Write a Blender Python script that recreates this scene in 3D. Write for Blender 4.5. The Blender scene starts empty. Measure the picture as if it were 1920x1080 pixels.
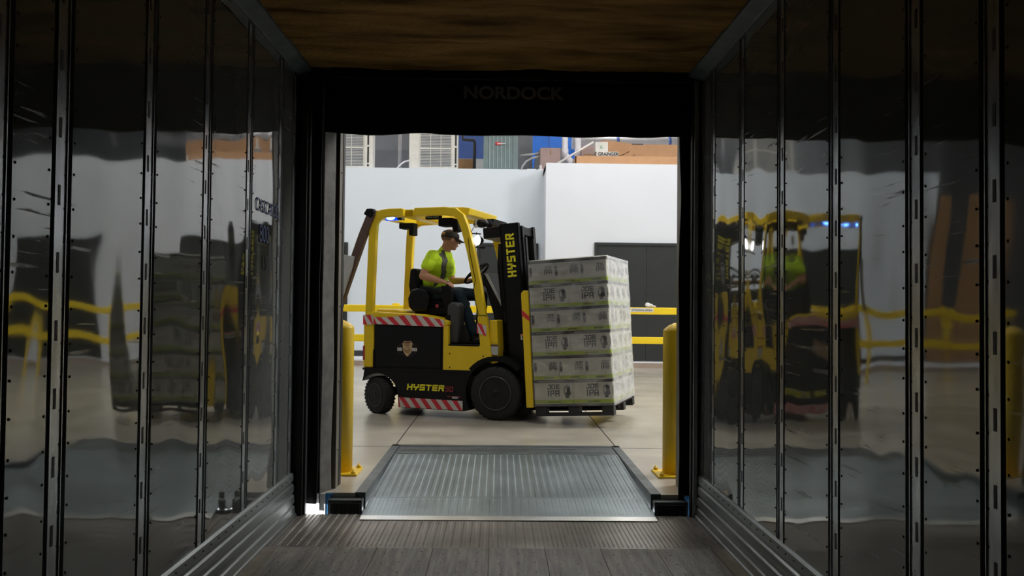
import bpy, math, random
from mathutils import Vector, Matrix, noise
random.seed(7)
R = math.radians
sc = bpy.context.scene
col = sc.collection

# ------------------------------------------------------------------ camera
FPX = 1580.0
cam_d = bpy.data.cameras.new('camera'); cam = bpy.data.objects.new('camera', cam_d); col.objects.link(cam)
cam_d.sensor_width = 36; cam_d.lens = 36*FPX/1920; cam_d.clip_start = .05; cam_d.clip_end = 200
yaw = math.atan(25/FPX); pit = math.atan(38/FPX); rol = .010
fw = Vector((math.sin(yaw)*math.cos(pit), math.cos(yaw)*math.cos(pit), math.sin(pit)))
rt = fw.cross(Vector((0,0,1))).normalized(); up = rt.cross(fw)
rt, up = rt*math.cos(rol)+up*math.sin(rol), -rt*math.sin(rol)+up*math.cos(rol)
m = Matrix((rt, up, -fw)).transposed().to_4x4(); m.translation = Vector((0,0,1.2))
cam.matrix_world = m
sc.camera = cam

# ------------------------------------------------------------------ view
sc.view_settings.view_transform = 'Standard'; sc.view_settings.look = 'None'
sc.view_settings.gamma = 1; sc.view_settings.use_curve_mapping = False
sc.view_settings.exposure = 0.0
sc.cycles.max_bounces = 10; sc.cycles.diffuse_bounces = 6; sc.cycles.glossy_bounces = 5; sc.cycles.transparent_max_bounces = 12
sc.cycles.sample_clamp_indirect = 6

# ------------------------------------------------------------------ world and lights
w = bpy.data.worlds.new('sky'); sc.world = w; w.use_nodes = True
w.node_tree.nodes['Background'].inputs[0].default_value = (.9,.95,1,1)
w.node_tree.nodes['Background'].inputs[1].default_value = 7.0
def light(name, kind, loc, energy, color, size=None, rot=(0,0,0), sy=None):
    d = bpy.data.lights.new(name, kind); d.energy = energy; d.color = color
    if kind == 'AREA':
        d.shape = 'RECTANGLE'; d.size = size; d.size_y = sy or size
    elif size is not None and kind == 'POINT': d.shadow_soft_size = size
    o = bpy.data.objects.new(name, d); col.objects.link(o); o.location = loc; o.rotation_euler = rot
    return o
sun = light('sun', 'SUN', (-20,0,3), 60.0, (1,.97,.93)); sun.data.angle = R(1)   # low morning sun raking along the dock face
sun.rotation_euler = Vector((math.cos(R(17)), math.sin(R(17)), -math.tan(R(7)))).to_track_quat('-Z','Y').to_euler()
# ceiling lamps of the hall: a near row over the lane and a far row in front of the white rooms, and an added fill row
for x in (-7.5, -2.5, 2.5, 7.5):
    light('hall_area_light', 'AREA', (x, 15.0, 7.4), 146, (1,.985,.96), 2.4, sy=.7)
for x in (-6, 0, 6):
    light('hall_area_light', 'AREA', (x, 7.2, 6.8), 62, (1,.97,.9), 2.2, sy=.6)  # added fill row by the dock wall, brightens the forklift's near faces
for x in (-5, 1.5, 7):
    light('hall_area_light', 'AREA', (x, 11.0, 7.4), 62, (1,.97,.9), 2.2, sy=.6)
light('hall_area_light', 'AREA', (2, 21.5, 7.4), 190, (1,.98,.95), 3, sy=.6)
light('hall_area_light', 'AREA', (-5, 21.5, 7.4), 150, (1,.98,.95), 3, sy=.6)

light('hall_area_light', 'AREA', (7.0, 9.0, 6.2), 520, (1,.98,.95), 1.6, sy=1.6, rot=(0,R(35),0))

# ------------------------------------------------------------------ materials
def mat(name, c, rough=.5, metal=0., var=.08, vscale=6., bump=0., bscale=40., spec=.5, c2=None, stretch=None, coat=0., emit=None, es=1.):
    M = bpy.data.materials.new(name); M.use_nodes = True
    nt = M.node_tree; b = nt.nodes['Principled BSDF']
    b.inputs['Roughness'].default_value = rough; b.inputs['Metallic'].default_value = metal
    b.inputs['Specular IOR Level'].default_value = spec; b.inputs['Coat Weight'].default_value = coat
    tc = nt.nodes.new('ShaderNodeTexCoord'); mp = nt.nodes.new('ShaderNodeMapping')
    nt.links.new(tc.outputs['Object'], mp.inputs[0])
    if stretch: mp.inputs['Scale'].default_value = stretch
    n = nt.nodes.new('ShaderNodeTexNoise'); n.inputs['Scale'].default_value = vscale; n.inputs['Detail'].default_value = 5
    nt.links.new(mp.outputs[0], n.inputs['Vector'])
    r = nt.nodes.new('ShaderNodeValToRGB'); r.color_ramp.elements[0].position = .3; r.color_ramp.elements[1].position = .7
    ca = [max(0, x*(1-var)) for x in c]; cb = list(c2) if c2 else [min(1, x*(1+var)) for x in c]
    r.color_ramp.elements[0].color = (*ca,1); r.color_ramp.elements[1].color = (*cb,1)
    nt.links.new(n.outputs[0], r.inputs[0]); nt.links.new(r.outputs[0], b.inputs['Base Color'])
    if bump:
        n2 = nt.nodes.new('ShaderNodeTexNoise'); n2.inputs['Scale'].default_value = bscale; n2.inputs['Detail'].default_value = 4
        nt.links.new(mp.outputs[0], n2.inputs['Vector'])
        bp = nt.nodes.new('ShaderNodeBump'); bp.inputs['Strength'].default_value = bump; bp.inputs['Distance'].default_value = .01
        nt.links.new(n2.outputs[0], bp.inputs['Height']); nt.links.new(bp.outputs[0], b.inputs['Normal'])
    if emit:
        b.inputs['Emission Color'].default_value = (*emit,1); b.inputs['Emission Strength'].default_value = es
    return M
def scratched(M, base_rough, lo=.0, dark=.5, scale=(1,3,40)):
    """fine scratches and scuffs: stretched noise drives roughness and darkens the paint"""
    nt = M.node_tree; b = nt.nodes['Principled BSDF']
    tc = nt.nodes.new('ShaderNodeTexCoord'); mp = nt.nodes.new('ShaderNodeMapping'); mp.inputs['Scale'].default_value = scale
    mp.inputs['Rotation'].default_value = (R(14),0,0)
    nt.links.new(tc.outputs['Object'], mp.inputs[0])
    n = nt.nodes.new('ShaderNodeTexNoise'); n.inputs['Scale'].default_value = 2.2; n.inputs['Detail'].default_value = 7; n.inputs['Roughness'].default_value = .6
    nt.links.new(mp.outputs[0], n.inputs['Vector'])
    r = nt.nodes.new('ShaderNodeValToRGB'); r.color_ramp.elements[0].position = .60; r.color_ramp.elements[1].position = .635
    r.color_ramp.elements[0].color = (0,0,0,1); r.color_ramp.elements[1].color = (1,1,1,1)
    nt.links.new(n.outputs[0], r.inputs[0])
    mr = nt.nodes.new('ShaderNodeMapRange'); mr.inputs['To Min'].default_value = base_rough; mr.inputs['To Max'].default_value = .5
    n3 = nt.nodes.new('ShaderNodeTexNoise'); n3.inputs['Scale'].default_value = 1.7; n3.inputs['Detail'].default_value = 2
    nt.links.new(tc.outputs['Object'], n3.inputs['Vector'])
    r3 = nt.nodes.new('ShaderNodeValToRGB'); r3.color_ramp.elements[0].position = .46; r3.color_ramp.elements[1].position = .66
    nt.links.new(n3.outputs[0], r3.inputs[0])
    mk = nt.nodes.new('ShaderNodeMath'); mk.operation = 'MULTIPLY'
    nt.links.new(r.outputs[0], mk.inputs[0]); nt.links.new(r3.outputs[0], mk.inputs[1])
    nt.links.new(mk.outputs[0], mr.inputs['Value']); nt.links.new(mr.outputs[0], b.inputs['Roughness'])
    mx = nt.nodes.new('ShaderNodeMix'); mx.data_type = 'RGBA'; mx.inputs['B'].default_value = (.05,.05,.05,1)
    src = b.inputs['Base Color'].links[0].from_socket
    ml = nt.nodes.new('ShaderNodeMath'); ml.operation = 'MULTIPLY'; ml.inputs[1].default_value = dark
    nt.links.new(mk.outputs[0], ml.inputs[0]); nt.links.new(ml.outputs[0], mx.inputs['Factor'])
    nt.links.new(src, mx.inputs['A']); nt.links.new(mx.outputs['Result'], b.inputs['Base Color'])

M = {}
M['panel'] = mat('trailer_panel', (.225,.235,.222), .05, .5, .06, 2.5); scratched(M['panel'], .045, dark=.8, scale=(1,1.1,26))
M['steel'] = mat('galvanised_post', (.42,.45,.46), .26, .7, .3, 18, stretch=(1,1,.3))
M['groove'] = mat('groove_black', (.012,.012,.013), .6)
M['rivet'] = mat('rivet', (.03,.03,.032), .7)
M['scuff'] = mat('scuff_rail', (.20,.22,.22), .38, .75, .35, 9, .2, 60, stretch=(1,.08,2))
M['cove'] = mat('cove', (.12,.14,.145), .5, .3, .2, 9)
M['foam'] = mat('spray_foam', (.26,.12,.025), .95, 0, .5, 5, 1., 90, .2, c2=(.60,.34,.10), stretch=(.35,1.6,1))
M['dk_frame'] = mat('dark_frame_paint', (.022,.022,.022), .5, .3, .3, 10)
M['blackvinyl'] = mat('black_vinyl', (.009,.0092,.010), .6, 0, .3, 6, .3, 14, spec=.2)
M['greyvinyl'] = mat('grey_lit_vinyl', (.13,.125,.11), .6, 0, .3, 12, .3, 20)  # paler than the curtain: light on the inner edge put into the colour
M['pallet_bl'] = mat('black_plastic', (.015,.015,.016), .5)
M['concrete'] = mat('polished_concrete', (.42,.385,.315), .30, 0, .2, 1.6, .05, 60, .6, c2=(.56,.52,.44), coat=.3)
M['concrete'].node_tree.nodes['Principled BSDF'].inputs['Coat Roughness'].default_value = .22
M['white'] = mat('white_wall', (.70,.765,.84), .6, 0, .015, 1.2)
M['white2'] = mat('white_wall_right', (.73,.76,.825), .6, 0, .015, 1.2)
M['greywall'] = mat('grey_rear_wall', (.20,.205,.22), .8, 0, .06, 2)
M['roofdeck'] = mat('ceiling_deck', (.22,.22,.23), .8, 0, .1, 1)
M['bluepaint'] = mat('blue_panel', (.02,.16,.62), .5, 0, .06, 2)
M['bluedim'] = mat('blue_dim', (.06,.12,.36), .6, 0, .1, 2)
M['door'] = mat('charcoal_door', (.020,.024,.023), .7, 0, .1, 4)
M['base'] = mat('black_base', (.03,.03,.032), .6)
M['curb'] = mat('brown_curb', (.34,.27,.22), .7, 0, .1, 4)
M['yellow'] = mat('yellow_paint', (.78,.52,.012), .42, 0, .06, 5)
M['fl_yellow'] = mat('truck_yellow', (.80,.56,.010), .38, 0, .05, 4)
M['rail_yellow'] = mat('rail_yellow', (.92,.66,.012), .45, 0, .03, 4)
M['black'] = mat('black_paint', (.0045,.0045,.006), .42, 0, .3, 8, spec=.25)
M['blackm'] = mat('black_matte', (.006,.006,.007), .75, spec=.2)
M['tire'] = mat('tyre', (.011,.011,.011), .75, 0, .2, 20, .3, 60)
M['rim'] = mat('rim', (.014,.014,.015), .4, .5, .2, 20)
M['rimedge'] = mat('rim_edge', (.10,.10,.095), .4, .6, .2, 30)
M['foam'].node_tree.nodes['Bump'].inputs['Distance'].default_value = .035
M['grey'] = mat('grey_plastic', (.11,.115,.12), .5)
M['chrome'] = mat('chrome', (.6,.6,.6), .18, 1., .05)
M['letter_grey'] = mat('letter_grey', (.30,.30,.32), .6)
M['shroud'] = mat('shroud', (.045,.047,.05), .5)
M['red'] = mat('tape_red', (.62,.03,.05), .45, 0, .05)
M['tapew'] = mat('tape_white', (.60,.57,.52), .45, 0, .05)
M['letter_y'] = mat('letter_yellow', (1,.86,.03), .5)
M['letter_r'] = mat('letter_red', (.35,.04,.05), .5)
M['tan'] = mat('emblem_tan', (.50,.36,.20), .6, 0, .4, 40)
M['darkred'] = mat('emblem_dark', (.07,.02,.015), .6)
M['brown'] = mat('brown_beam', (.10,.058,.045), .55, 0, .15, 8)
M['palegrey'] = mat('pale_grey', (.45,.46,.45), .6)
M['lens'] = mat('lens', (.8,.8,.8), .1, 0)
M['lampw'] = mat('lamp_white', (.9,.9,.9), .3, emit=(1,1,1), es=9)
M['lampb'] = mat('lamp_blue', (.02,.08,.9), .3, emit=(.10,.30,1), es=22)
M['lampb2'] = mat('lamp_blue_housing', (.01,.04,.4), .3, emit=(.0,.06,.9), es=1.0)
M['skin'] = mat('skin', (.50,.25,.155), .5, 0, .08, 30, spec=.3)
M['hair'] = mat('stubble_hair', (.20,.11,.07), .8)
M['shirt'] = mat('lime_shirt', (.60,.88,.015), .8, 0, .05, 10, .25, 18)
M['stripe'] = mat('shirt_stripe', (.10,.11,.085), .7, 0, .3, 60)
M['denim'] = mat('denim', (.012,.030,.050), .85, 0, .3, 14, .3, 30, c2=(.025,.055,.085))
M['cap'] = mat('cap', (.028,.026,.018), .8, 0, .2, 30)
M['captan'] = mat('cap_patch', (.42,.20,.07), .8)
M['orange'] = mat('orange_red', (.75,.07,.04), .7)
M['shoe'] = mat('shoe', (.02,.018,.016), .6)
M['casew'] = mat('case_card', (.74,.73,.66), .55, 0, .16, 9)
M['casek'] = mat('case_black', (.022,.022,.024), .55)
M['caseg'] = mat('case_grey', (.22,.22,.21), .55, 0, .3, 40)
M['lime'] = mat('case_lime', (.48,.62,.02), .5)
M['deckm'] = mat('deck_galvanised', (.27,.32,.335), .34, .75, .2, 3.5)
M['lipedge'] = mat('lip_edge', (.62,.62,.58), .28, .9, .1, 8)
M['thresh'] = mat('threshold_steel', (.24,.215,.185), .36, .6, .25, 3, c2=(.32,.30,.275))
M['rubber'] = mat('rubber', (.012,.012,.012), .6, 0, .2, 20)
M['framem'] = mat('pit_frame', (.11,.125,.13), .45, .4, .25, 10)
M['dockwhite'] = mat('dock_white', (.8,.82,.84), .7, 0, .05, 9)
M['dockblue'] = mat('dock_blue', (.04,.20,.42), .6)
M['asphalt'] = mat('asphalt', (.3,.3,.3), .9)
M['jamb'] = mat('jamb', (.17,.155,.125), .5, .4, .3, 10, stretch=(1,1,.2))
M['angle'] = mat('floor_angle', (.30,.26,.21), .4, .6, .2, 10)
M['acwhite'] = mat('unit_white', (.72,.70,.65), .5)
M['acgrill'] = mat('unit_grille_back', (.16,.18,.21), .6)
M['acgreen'] = mat('condenser_green', (.17,.23,.23), .5)
M['acbars'] = mat('condenser_bars', (.36,.44,.46), .5)
M['dkslot'] = mat('dark_slot', (.03,.03,.03), .7)
M['ledge'] = mat('ledge_blue', (.40,.50,.62), .5)
M['pipegrey'] = mat('pipe_grey', (.42,.41,.42), .5)
M['pipewhite'] = mat('pipe_white', (.78,.76,.80), .45)
M['card'] = mat('cardboard', (.52,.29,.15), .8, 0, .06, 6)
M['card2'] = mat('cardboard_dark', (.33,.19,.09), .8, 0, .08, 6)
M['pinkbox'] = mat('dusky_box', (.38,.27,.25), .8, 0, .05, 6)
M['boxwhite'] = mat('box_white', (.70,.68,.64), .7)
M['green'] = mat('green_mark', (.08,.40,.16), .6)
M['wood'] = None

# trailer floor boards
def wood_mat():
    Mx = mat('floor_boards', (.19,.178,.155), .42, 0, .35, 5, .5, 30, c2=(.34,.315,.275), stretch=(9,.7,1))
    return Mx
M['wood'] = wood_mat()
M['seam'] = mat('seam', (.02,.018,.015), .8)

def film_mat(nm='stretch_film', lo=.03, hi=.26):
    Mx = bpy.data.materials.new(nm); Mx.use_nodes = True; nt = Mx.node_tree
    for n in list(nt.nodes): nt.nodes.remove(n)
    o = nt.nodes.new('ShaderNodeOutputMaterial'); t = nt.nodes.new('ShaderNodeBsdfTransparent'); g = nt.nodes.new('ShaderNodeBsdfGlossy')
    d = nt.nodes.new('ShaderNodeBsdfDiffuse'); d.inputs[0].default_value = (.85,.87,.88,1)
    g.inputs['Roughness'].default_value = .12; g.inputs[0].default_value = (.9,.9,.9,1)
    tc = nt.nodes.new('ShaderNodeTexCoord'); mp = nt.nodes.new('ShaderNodeMapping'); mp.inputs['Scale'].default_value = (2.2,2.2,5)
    mp.inputs['Rotation'].default_value = (.2,.25,0)
    n = nt.nodes.new('ShaderNodeTexNoise'); n.inputs['Scale'].default_value = 2.4; n.inputs['Detail'].default_value = 6; n.inputs['Distortion'].default_value = .8
    nt.links.new(tc.outputs['Object'], mp.inputs[0]); nt.links.new(mp.outputs[0], n.inputs[0])
    bp = nt.nodes.new('ShaderNodeBump'); bp.inputs['Strength'].default_value = .6; bp.inputs['Distance'].default_value = .03
    nt.links.new(n.outputs[0], bp.inputs['Height']); nt.links.new(bp.outputs[0], g.inputs['Normal'])
    mr = nt.nodes.new('ShaderNodeMapRange'); mr.inputs['From Min'].default_value = .35; mr.inputs['From Max'].default_value = .75
    mr.inputs['To Min'].default_value = lo; mr.inputs['To Max'].default_value = hi
    nt.links.new(n.outputs[0], mr.inputs['Value'])
    m1 = nt.nodes.new('ShaderNodeMixShader'); nt.links.new(mr.outputs[0], m1.inputs[0]); nt.links.new(t.outputs[0], m1.inputs[1]); nt.links.new(d.outputs[0], m1.inputs[2])
    lw = nt.nodes.new('ShaderNodeLayerWeight'); lw.inputs[0].default_value = .24
    m2 = nt.nodes.new('ShaderNodeMixShader'); nt.links.new(lw.outputs['Fresnel'], m2.inputs[0]); nt.links.new(m1.outputs[0], m2.inputs[1]); nt.links.new(g.outputs[0], m2.inputs[2])
    nt.links.new(m2.outputs[0], o.inputs[0])
    return Mx
M['film'] = film_mat(); M['film_lit_end'] = film_mat('stretch_film_lit_end', .34, .62)  # end face film whitened: haze from the light angle put into its colour

# ------------------------------------------------------------------ mesh helpers
class MB:
    def __init__(s, tf=None): s.v = []; s.f = []; s.mi = []; s.mats = []; s.tf = tf; s.sm = []
    def k(s, m):
        if m not in s.mats: s.mats.append(m)
        return s.mats.index(m)
    def pt(s, p):
        p = Vector(p)
        if s.tf is not None: p = s.tf @ p
        s.v.append(p); return len(s.v)-1
    def face(s, pts, m, sm=False):
        s.f.append([s.pt(p) for p in pts]); s.mi.append(s.k(m)); s.sm.append(sm)
    def fi(s, idx, m, sm=False): s.f.append(list(idx)); s.mi.append(s.k(m)); s.sm.append(sm)
    def box(s, a, b, m):
        x0,y0,z0 = a; x1,y1,z1 = b
        i = [s.pt((x,y,z)) for z in (z0,z1) for y in (y0,y1) for x in (x0,x1)]
        for q in ((0,2,3,1),(4,5,7,6),(0,1,5,4),(2,6,7,3),(0,4,6,2),(1,3,7,5)): s.fi([i[j] for j in q], m)
        return s
    def prism(s, poly, e0, e1, m, ax='y'):
        """polygon in the plane normal to ax, extruded e0..e1"""
        def P(a, b, e): return {'y':(a,e,b), 'x':(e,a,b), 'z':(a,b,e)}[ax]
        n = len(poly); A = [s.pt(P(a,b,e0)) for a,b in poly]; B = [s.pt(P(a,b,e1)) for a,b in poly]
        ar = sum(poly[i][0]*poly[(i+1)%n][1]-poly[(i+1)%n][0]*poly[i][1] for i in range(n))
        flip = (ar > 0) == (ax in ('y',))
        if flip: s.fi(A, m); s.fi(B[::-1], m)
        else: s.fi(A[::-1], m); s.fi(B, m)
        for i in range(n):
            j = (i+1) % n
            q = [A[i],B[i],B[j],A[j]] if flip else [A[i],A[j],B[j],B[i]]
            s.fi(q, m)
        return s
    def tube(s, path, r, m, n=10, caps=True, sx=1., closed=False, ref=None):
        path = [Vector(p) for p in path]; rs = r if isinstance(r,(list,tuple)) else [r]*len(path)
        rings = []; N = len(path); up = None
        for i, p in enumerate(path):
            if closed: t = path[(i+1)%N]-path[i-1]
            else: t = path[min(i+1,N-1)]-path[max(i-1,0)]
            t.normalize()
            if up is None:
                up = Vector(ref) if ref else (Vector((0,0,1)) if abs(t.z) < .9 else Vector((0,1,0)))
            a = t.cross(up).normalized(); b = a.cross(t).normalized(); up = b
            rings.append([s.pt(p+a*math.cos(q)*rs[i]*sx+b*math.sin(q)*rs[i]) for q in (2*math.pi*j/n for j in range(n))])
        L = N if closed else N-1
        for i in range(L):
            A, B = rings[i], rings[(i+1)%N]
            for j in range(n): s.fi([A[j],A[(j+1)%n],B[(j+1)%n],B[j]], m, True)
        if caps and not closed: s.fi(rings[0][::-1], m); s.fi(rings[-1], m)
        return s
    def bar(s, path, w, h, m, side=(0,1,0)):
        """rectangular section swept along a path: w across, h along side"""
        path = [Vector(p) for p in path]; sd = Vector(side); rings = []
        for i, p in enumerate(path):
            t = (path[min(i+1,len(path)-1)]-path[max(i-1,0)]).normalized()
            a = t.cross(sd).normalized()
            rings.append([s.pt(p+a*w/2*x+sd*h/2*y) for x,y in ((-1,-1),(1,-1),(1,1),(-1,1))])
        for A, B in zip(rings, rings[1:]):
            for j in range(4): s.fi([A[j],A[(j+1)%4],B[(j+1)%4],B[j]], m)
        s.fi(rings[0][::-1], m); s.fi(rings[-1], m); return s
    def lathe(s, prof, m, n=32, o=(0,0,0), ax='z', mats=None):
        """prof: (r, h) pairs; ax: axis of revolution"""
        o = Vector(o); rings = []
        def P(r, h, q):
            c, d = r*math.cos(q), r*math.sin(q)
            return o + {'z':Vector((c,d,h)), 'y':Vector((c,h,-d)), 'x':Vector((h,c,d))}[ax]
        for r, h in prof: rings.append([s.pt(P(max(r,1e-4),h,2*math.pi*j/n)) for j in range(n)])
        for i in range(len(prof)-1):
            A, B = rings[i], rings[i+1]; mm = mats[i] if mats else m
            for j in range(n): s.fi([A[j],A[(j+1)%n],B[(j+1)%n],B[j]], mm, True)
        s.fi(rings[0][::-1], m); s.fi(rings[-1], m); return s
    def ell(s, c, r, m, rot=None, nu=16, nv=10):
        c = Vector(c); rings = []
        for i in range(nv+1):
            t = math.pi*i/nv
            ring = []
            for j in range(nu):
                q = 2*math.pi*j/nu; p = Vector((r[0]*math.sin(t)*math.cos(q), r[1]*math.sin(t)*math.sin(q), r[2]*math.cos(t)))
                if rot is not None: p = rot @ p
                ring.append(p+c)
            rings.append(ring)
        top = s.pt(rings[0][0]); bot = s.pt(rings[-1][0])
        I = [[s.pt(p) for p in rg] for rg in rings[1:-1]]
        for j in range(nu):
            s.fi([top,I[0][j],I[0][(j+1)%nu]], m, True); s.fi([bot,I[-1][(j+1)%nu],I[-1][j]], m, True)
        for A, B in zip(I, I[1:]):
            for j in range(nu): s.fi([A[j],B[j],B[(j+1)%nu],A[(j+1)%nu]], m, True)
        return s
    def limb(s, pts, rs, m, n=14):
        pts = [Vector(p) for p in pts]
        for (a, b, ra, rb) in zip(pts, pts[1:], rs, rs[1:]):
            s.tube([a, b], [ra, rb], m, n)
        for p, r in zip(pts, rs): s.ell(p, (r,r,r), m, nu=n, nv=8)
        return s
    def mesh(s, name):
        me = bpy.data.meshes.new(name); me.from_pydata([tuple(v) for v in s.v], [], s.f)
        for m in s.mats: me.materials.append(m if isinstance(m, bpy.types.Material) else M[m])
        for p, i, sm in zip(me.polygons, s.mi, s.sm): p.material_index = i; p.use_smooth = sm
        me.update(); return me
    def build(s, name, parent=None, bevel=0., seg=2, origin=None):
        me = s.mesh(name)
        o = bpy.data.objects.new(name, me); col.objects.link(o)
        if origin is not None:
            me.transform(Matrix.Translation(-Vector(origin))); o.location = origin
        if parent is not None: o.parent = parent
        if bevel:
            b = o.modifiers.new('bevel','BEVEL'); b.width = bevel; b.segments = seg; b.limit_method = 'ANGLE'; b.angle_limit = R(40)
        return o
def tag(o, label=None, cat=None, group=None, kind=None):
    for k, v in (('label',label),('category',cat),('group',group),('kind',kind)):
        if v: o[k] = v
    return o
def empty(name, loc=(0,0,0), rz=0., label=None, cat=None, group=None, ry=0.):
    o = bpy.data.objects.new(name, None); col.objects.link(o); o.location = loc; o.rotation_euler = (0,ry,rz)
    o.empty_display_size = .1
    return tag(o, label, cat, group)
def struct(mb, name, label=None, bevel=0.):
    o = mb.build(name, bevel=bevel); o['kind'] = 'structure'
    if label: o['label'] = label
    return o
def box(name, a, b, m, parent=None, bevel=0.):
    return MB().box(a, b, m).build(name, parent, bevel)
def fuse(name, mb, voxel, parent=None, smooth=2, matfn=None):
    """melt overlapping volumes into one continuous skin"""
    o = mb.build(name)
    r = o.modifiers.new('r','REMESH'); r.mode = 'VOXEL'; r.voxel_size = voxel; r.use_smooth_shade = True
    s_ = o.modifiers.new('s','SMOOTH'); s_.factor = .5; s_.iterations = smooth
    dg = bpy.context.evaluated_depsgraph_get(); dg.update()
    me = bpy.data.meshes.new_from_object(o.evaluated_get(dg)); o.modifiers.clear()
    old = o.data; o.data = me; bpy.data.meshes.remove(old)
    me.materials.clear()
    for k in mb.mats: me.materials.append(M[k])
    for p in me.polygons:
        p.use_smooth = True
        p.material_index = matfn(p.center, p.normal) if matfn else 0
    if parent is not None: o.parent = parent
    return o

# ------------------------------------------------------------------ block lettering
G = {'H':[((0,0),(0,1)),((1,0),(1,1)),((0,.5),(1,.5))],
 'Y':[((0,1),(0,.55)),((0,.5),(1,.5)),((1,1),(1,.5)),((.75,.5),(.45,0))],
 'S':[((1,1),(0,1)),((0,1),(0,.5)),((0,.5),(1,.5)),((1,.5),(1,0)),((1,0),(0,0))],
 'T':[((0,1),(1,1)),((.5,1),(.5,0))],
 'E':[((0,0),(0,1)),((0,1),(1,1)),((0,.5),(.9,.5)),((0,0),(1,0))],
 'R':[((0,0),(0,1)),((0,1),(1,1)),((1,1),(1,.5)),((1,.5),(0,.5)),((.55,.5),(1,0))],
 'J':[((.45,1),(1,1)),((1,1),(1,0)),((1,0),(.1,0)),((.1,0),(.1,.16))],
 'O':[((0,0),(0,1)),((0,1),(1,1)),((1,1),(1,0)),((1,0),(0,0))],
 'I':[((.5,0),(.5,1)),((.3,1),(.5,1))],
 'P':[((0,0),(0,1)),((0,1),(1,1)),((1,1),(1,.45)),((1,.45),(0,.45))],
 'A':[((0,0),(0,1)),((0,1),(1,1)),((1,1),(1,0)),((0,.45),(1,.45))],
 '5':[((1,1),(0,1)),((0,1),(0,.55)),((0,.55),(1,.55)),((1,.55),(1,0)),((1,0),(0,0))],
 '0':[((0,0),(0,1)),((0,1),(1,1)),((1,1),(1,0)),((1,0),(0,0))]}
def word(mb, text, fn, x, y, h, w, gap, t, m, slant=0.):
    """text from strokes; fn maps flat (a, b) to a point on the surface; t = stroke thickness"""
    for ch in text:
        ww = w*(.5 if ch == 'I' else 1)
        for (a, b) in G.get(ch, []):
            A = Vector((a[0]*(ww-t)+t/2, a[1]*(h-t)+t/2)); B = Vector((b[0]*(ww-t)+t/2, b[1]*(h-t)+t/2))
            d = (B-A).normalized()*t/2; n = Vector((-d.y, d.x))
            q = [A-d-n, B+d-n, B+d+n, A-d+n]
            mb.face([fn(x+p.x+slant*p.y, y+p.y) for p in q], m)
        x += ww+gap
    return x
def font(name, text, size, matname, mw, parent=None, sx=1., depth=.0008, bold=0.):
    c = bpy.data.curves.new(name, 'FONT'); c.body = text; c.size = size; c.extrude = depth; c.offset = bold; c.align_x = 'CENTER'; c.align_y = 'CENTER'
    o = bpy.data.objects.new(name, c); col.objects.link(o)
    dg = bpy.context.evaluated_depsgraph_get(); me = bpy.data.meshes.new_from_object(o.evaluated_get(dg))
    bpy.data.objects.remove(o); me.materials.clear(); me.materials.append(M[matname])
    me.transform(Matrix.Diagonal((sx,1,1,1)))
    o = bpy.data.objects.new(name, me); col.objects.link(o)
    me.transform(mw)
    if parent is not None: o.parent = parent
    return o
def basis(loc, ex, ey):
    ex = Vector(ex).normalized(); ey = Vector(ey).normalized(); ez = ex.cross(ey)
    m_ = Matrix((ex, ey, ez)).transposed().to_4x4(); m_.translation = Vector(loc); return m_

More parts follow.
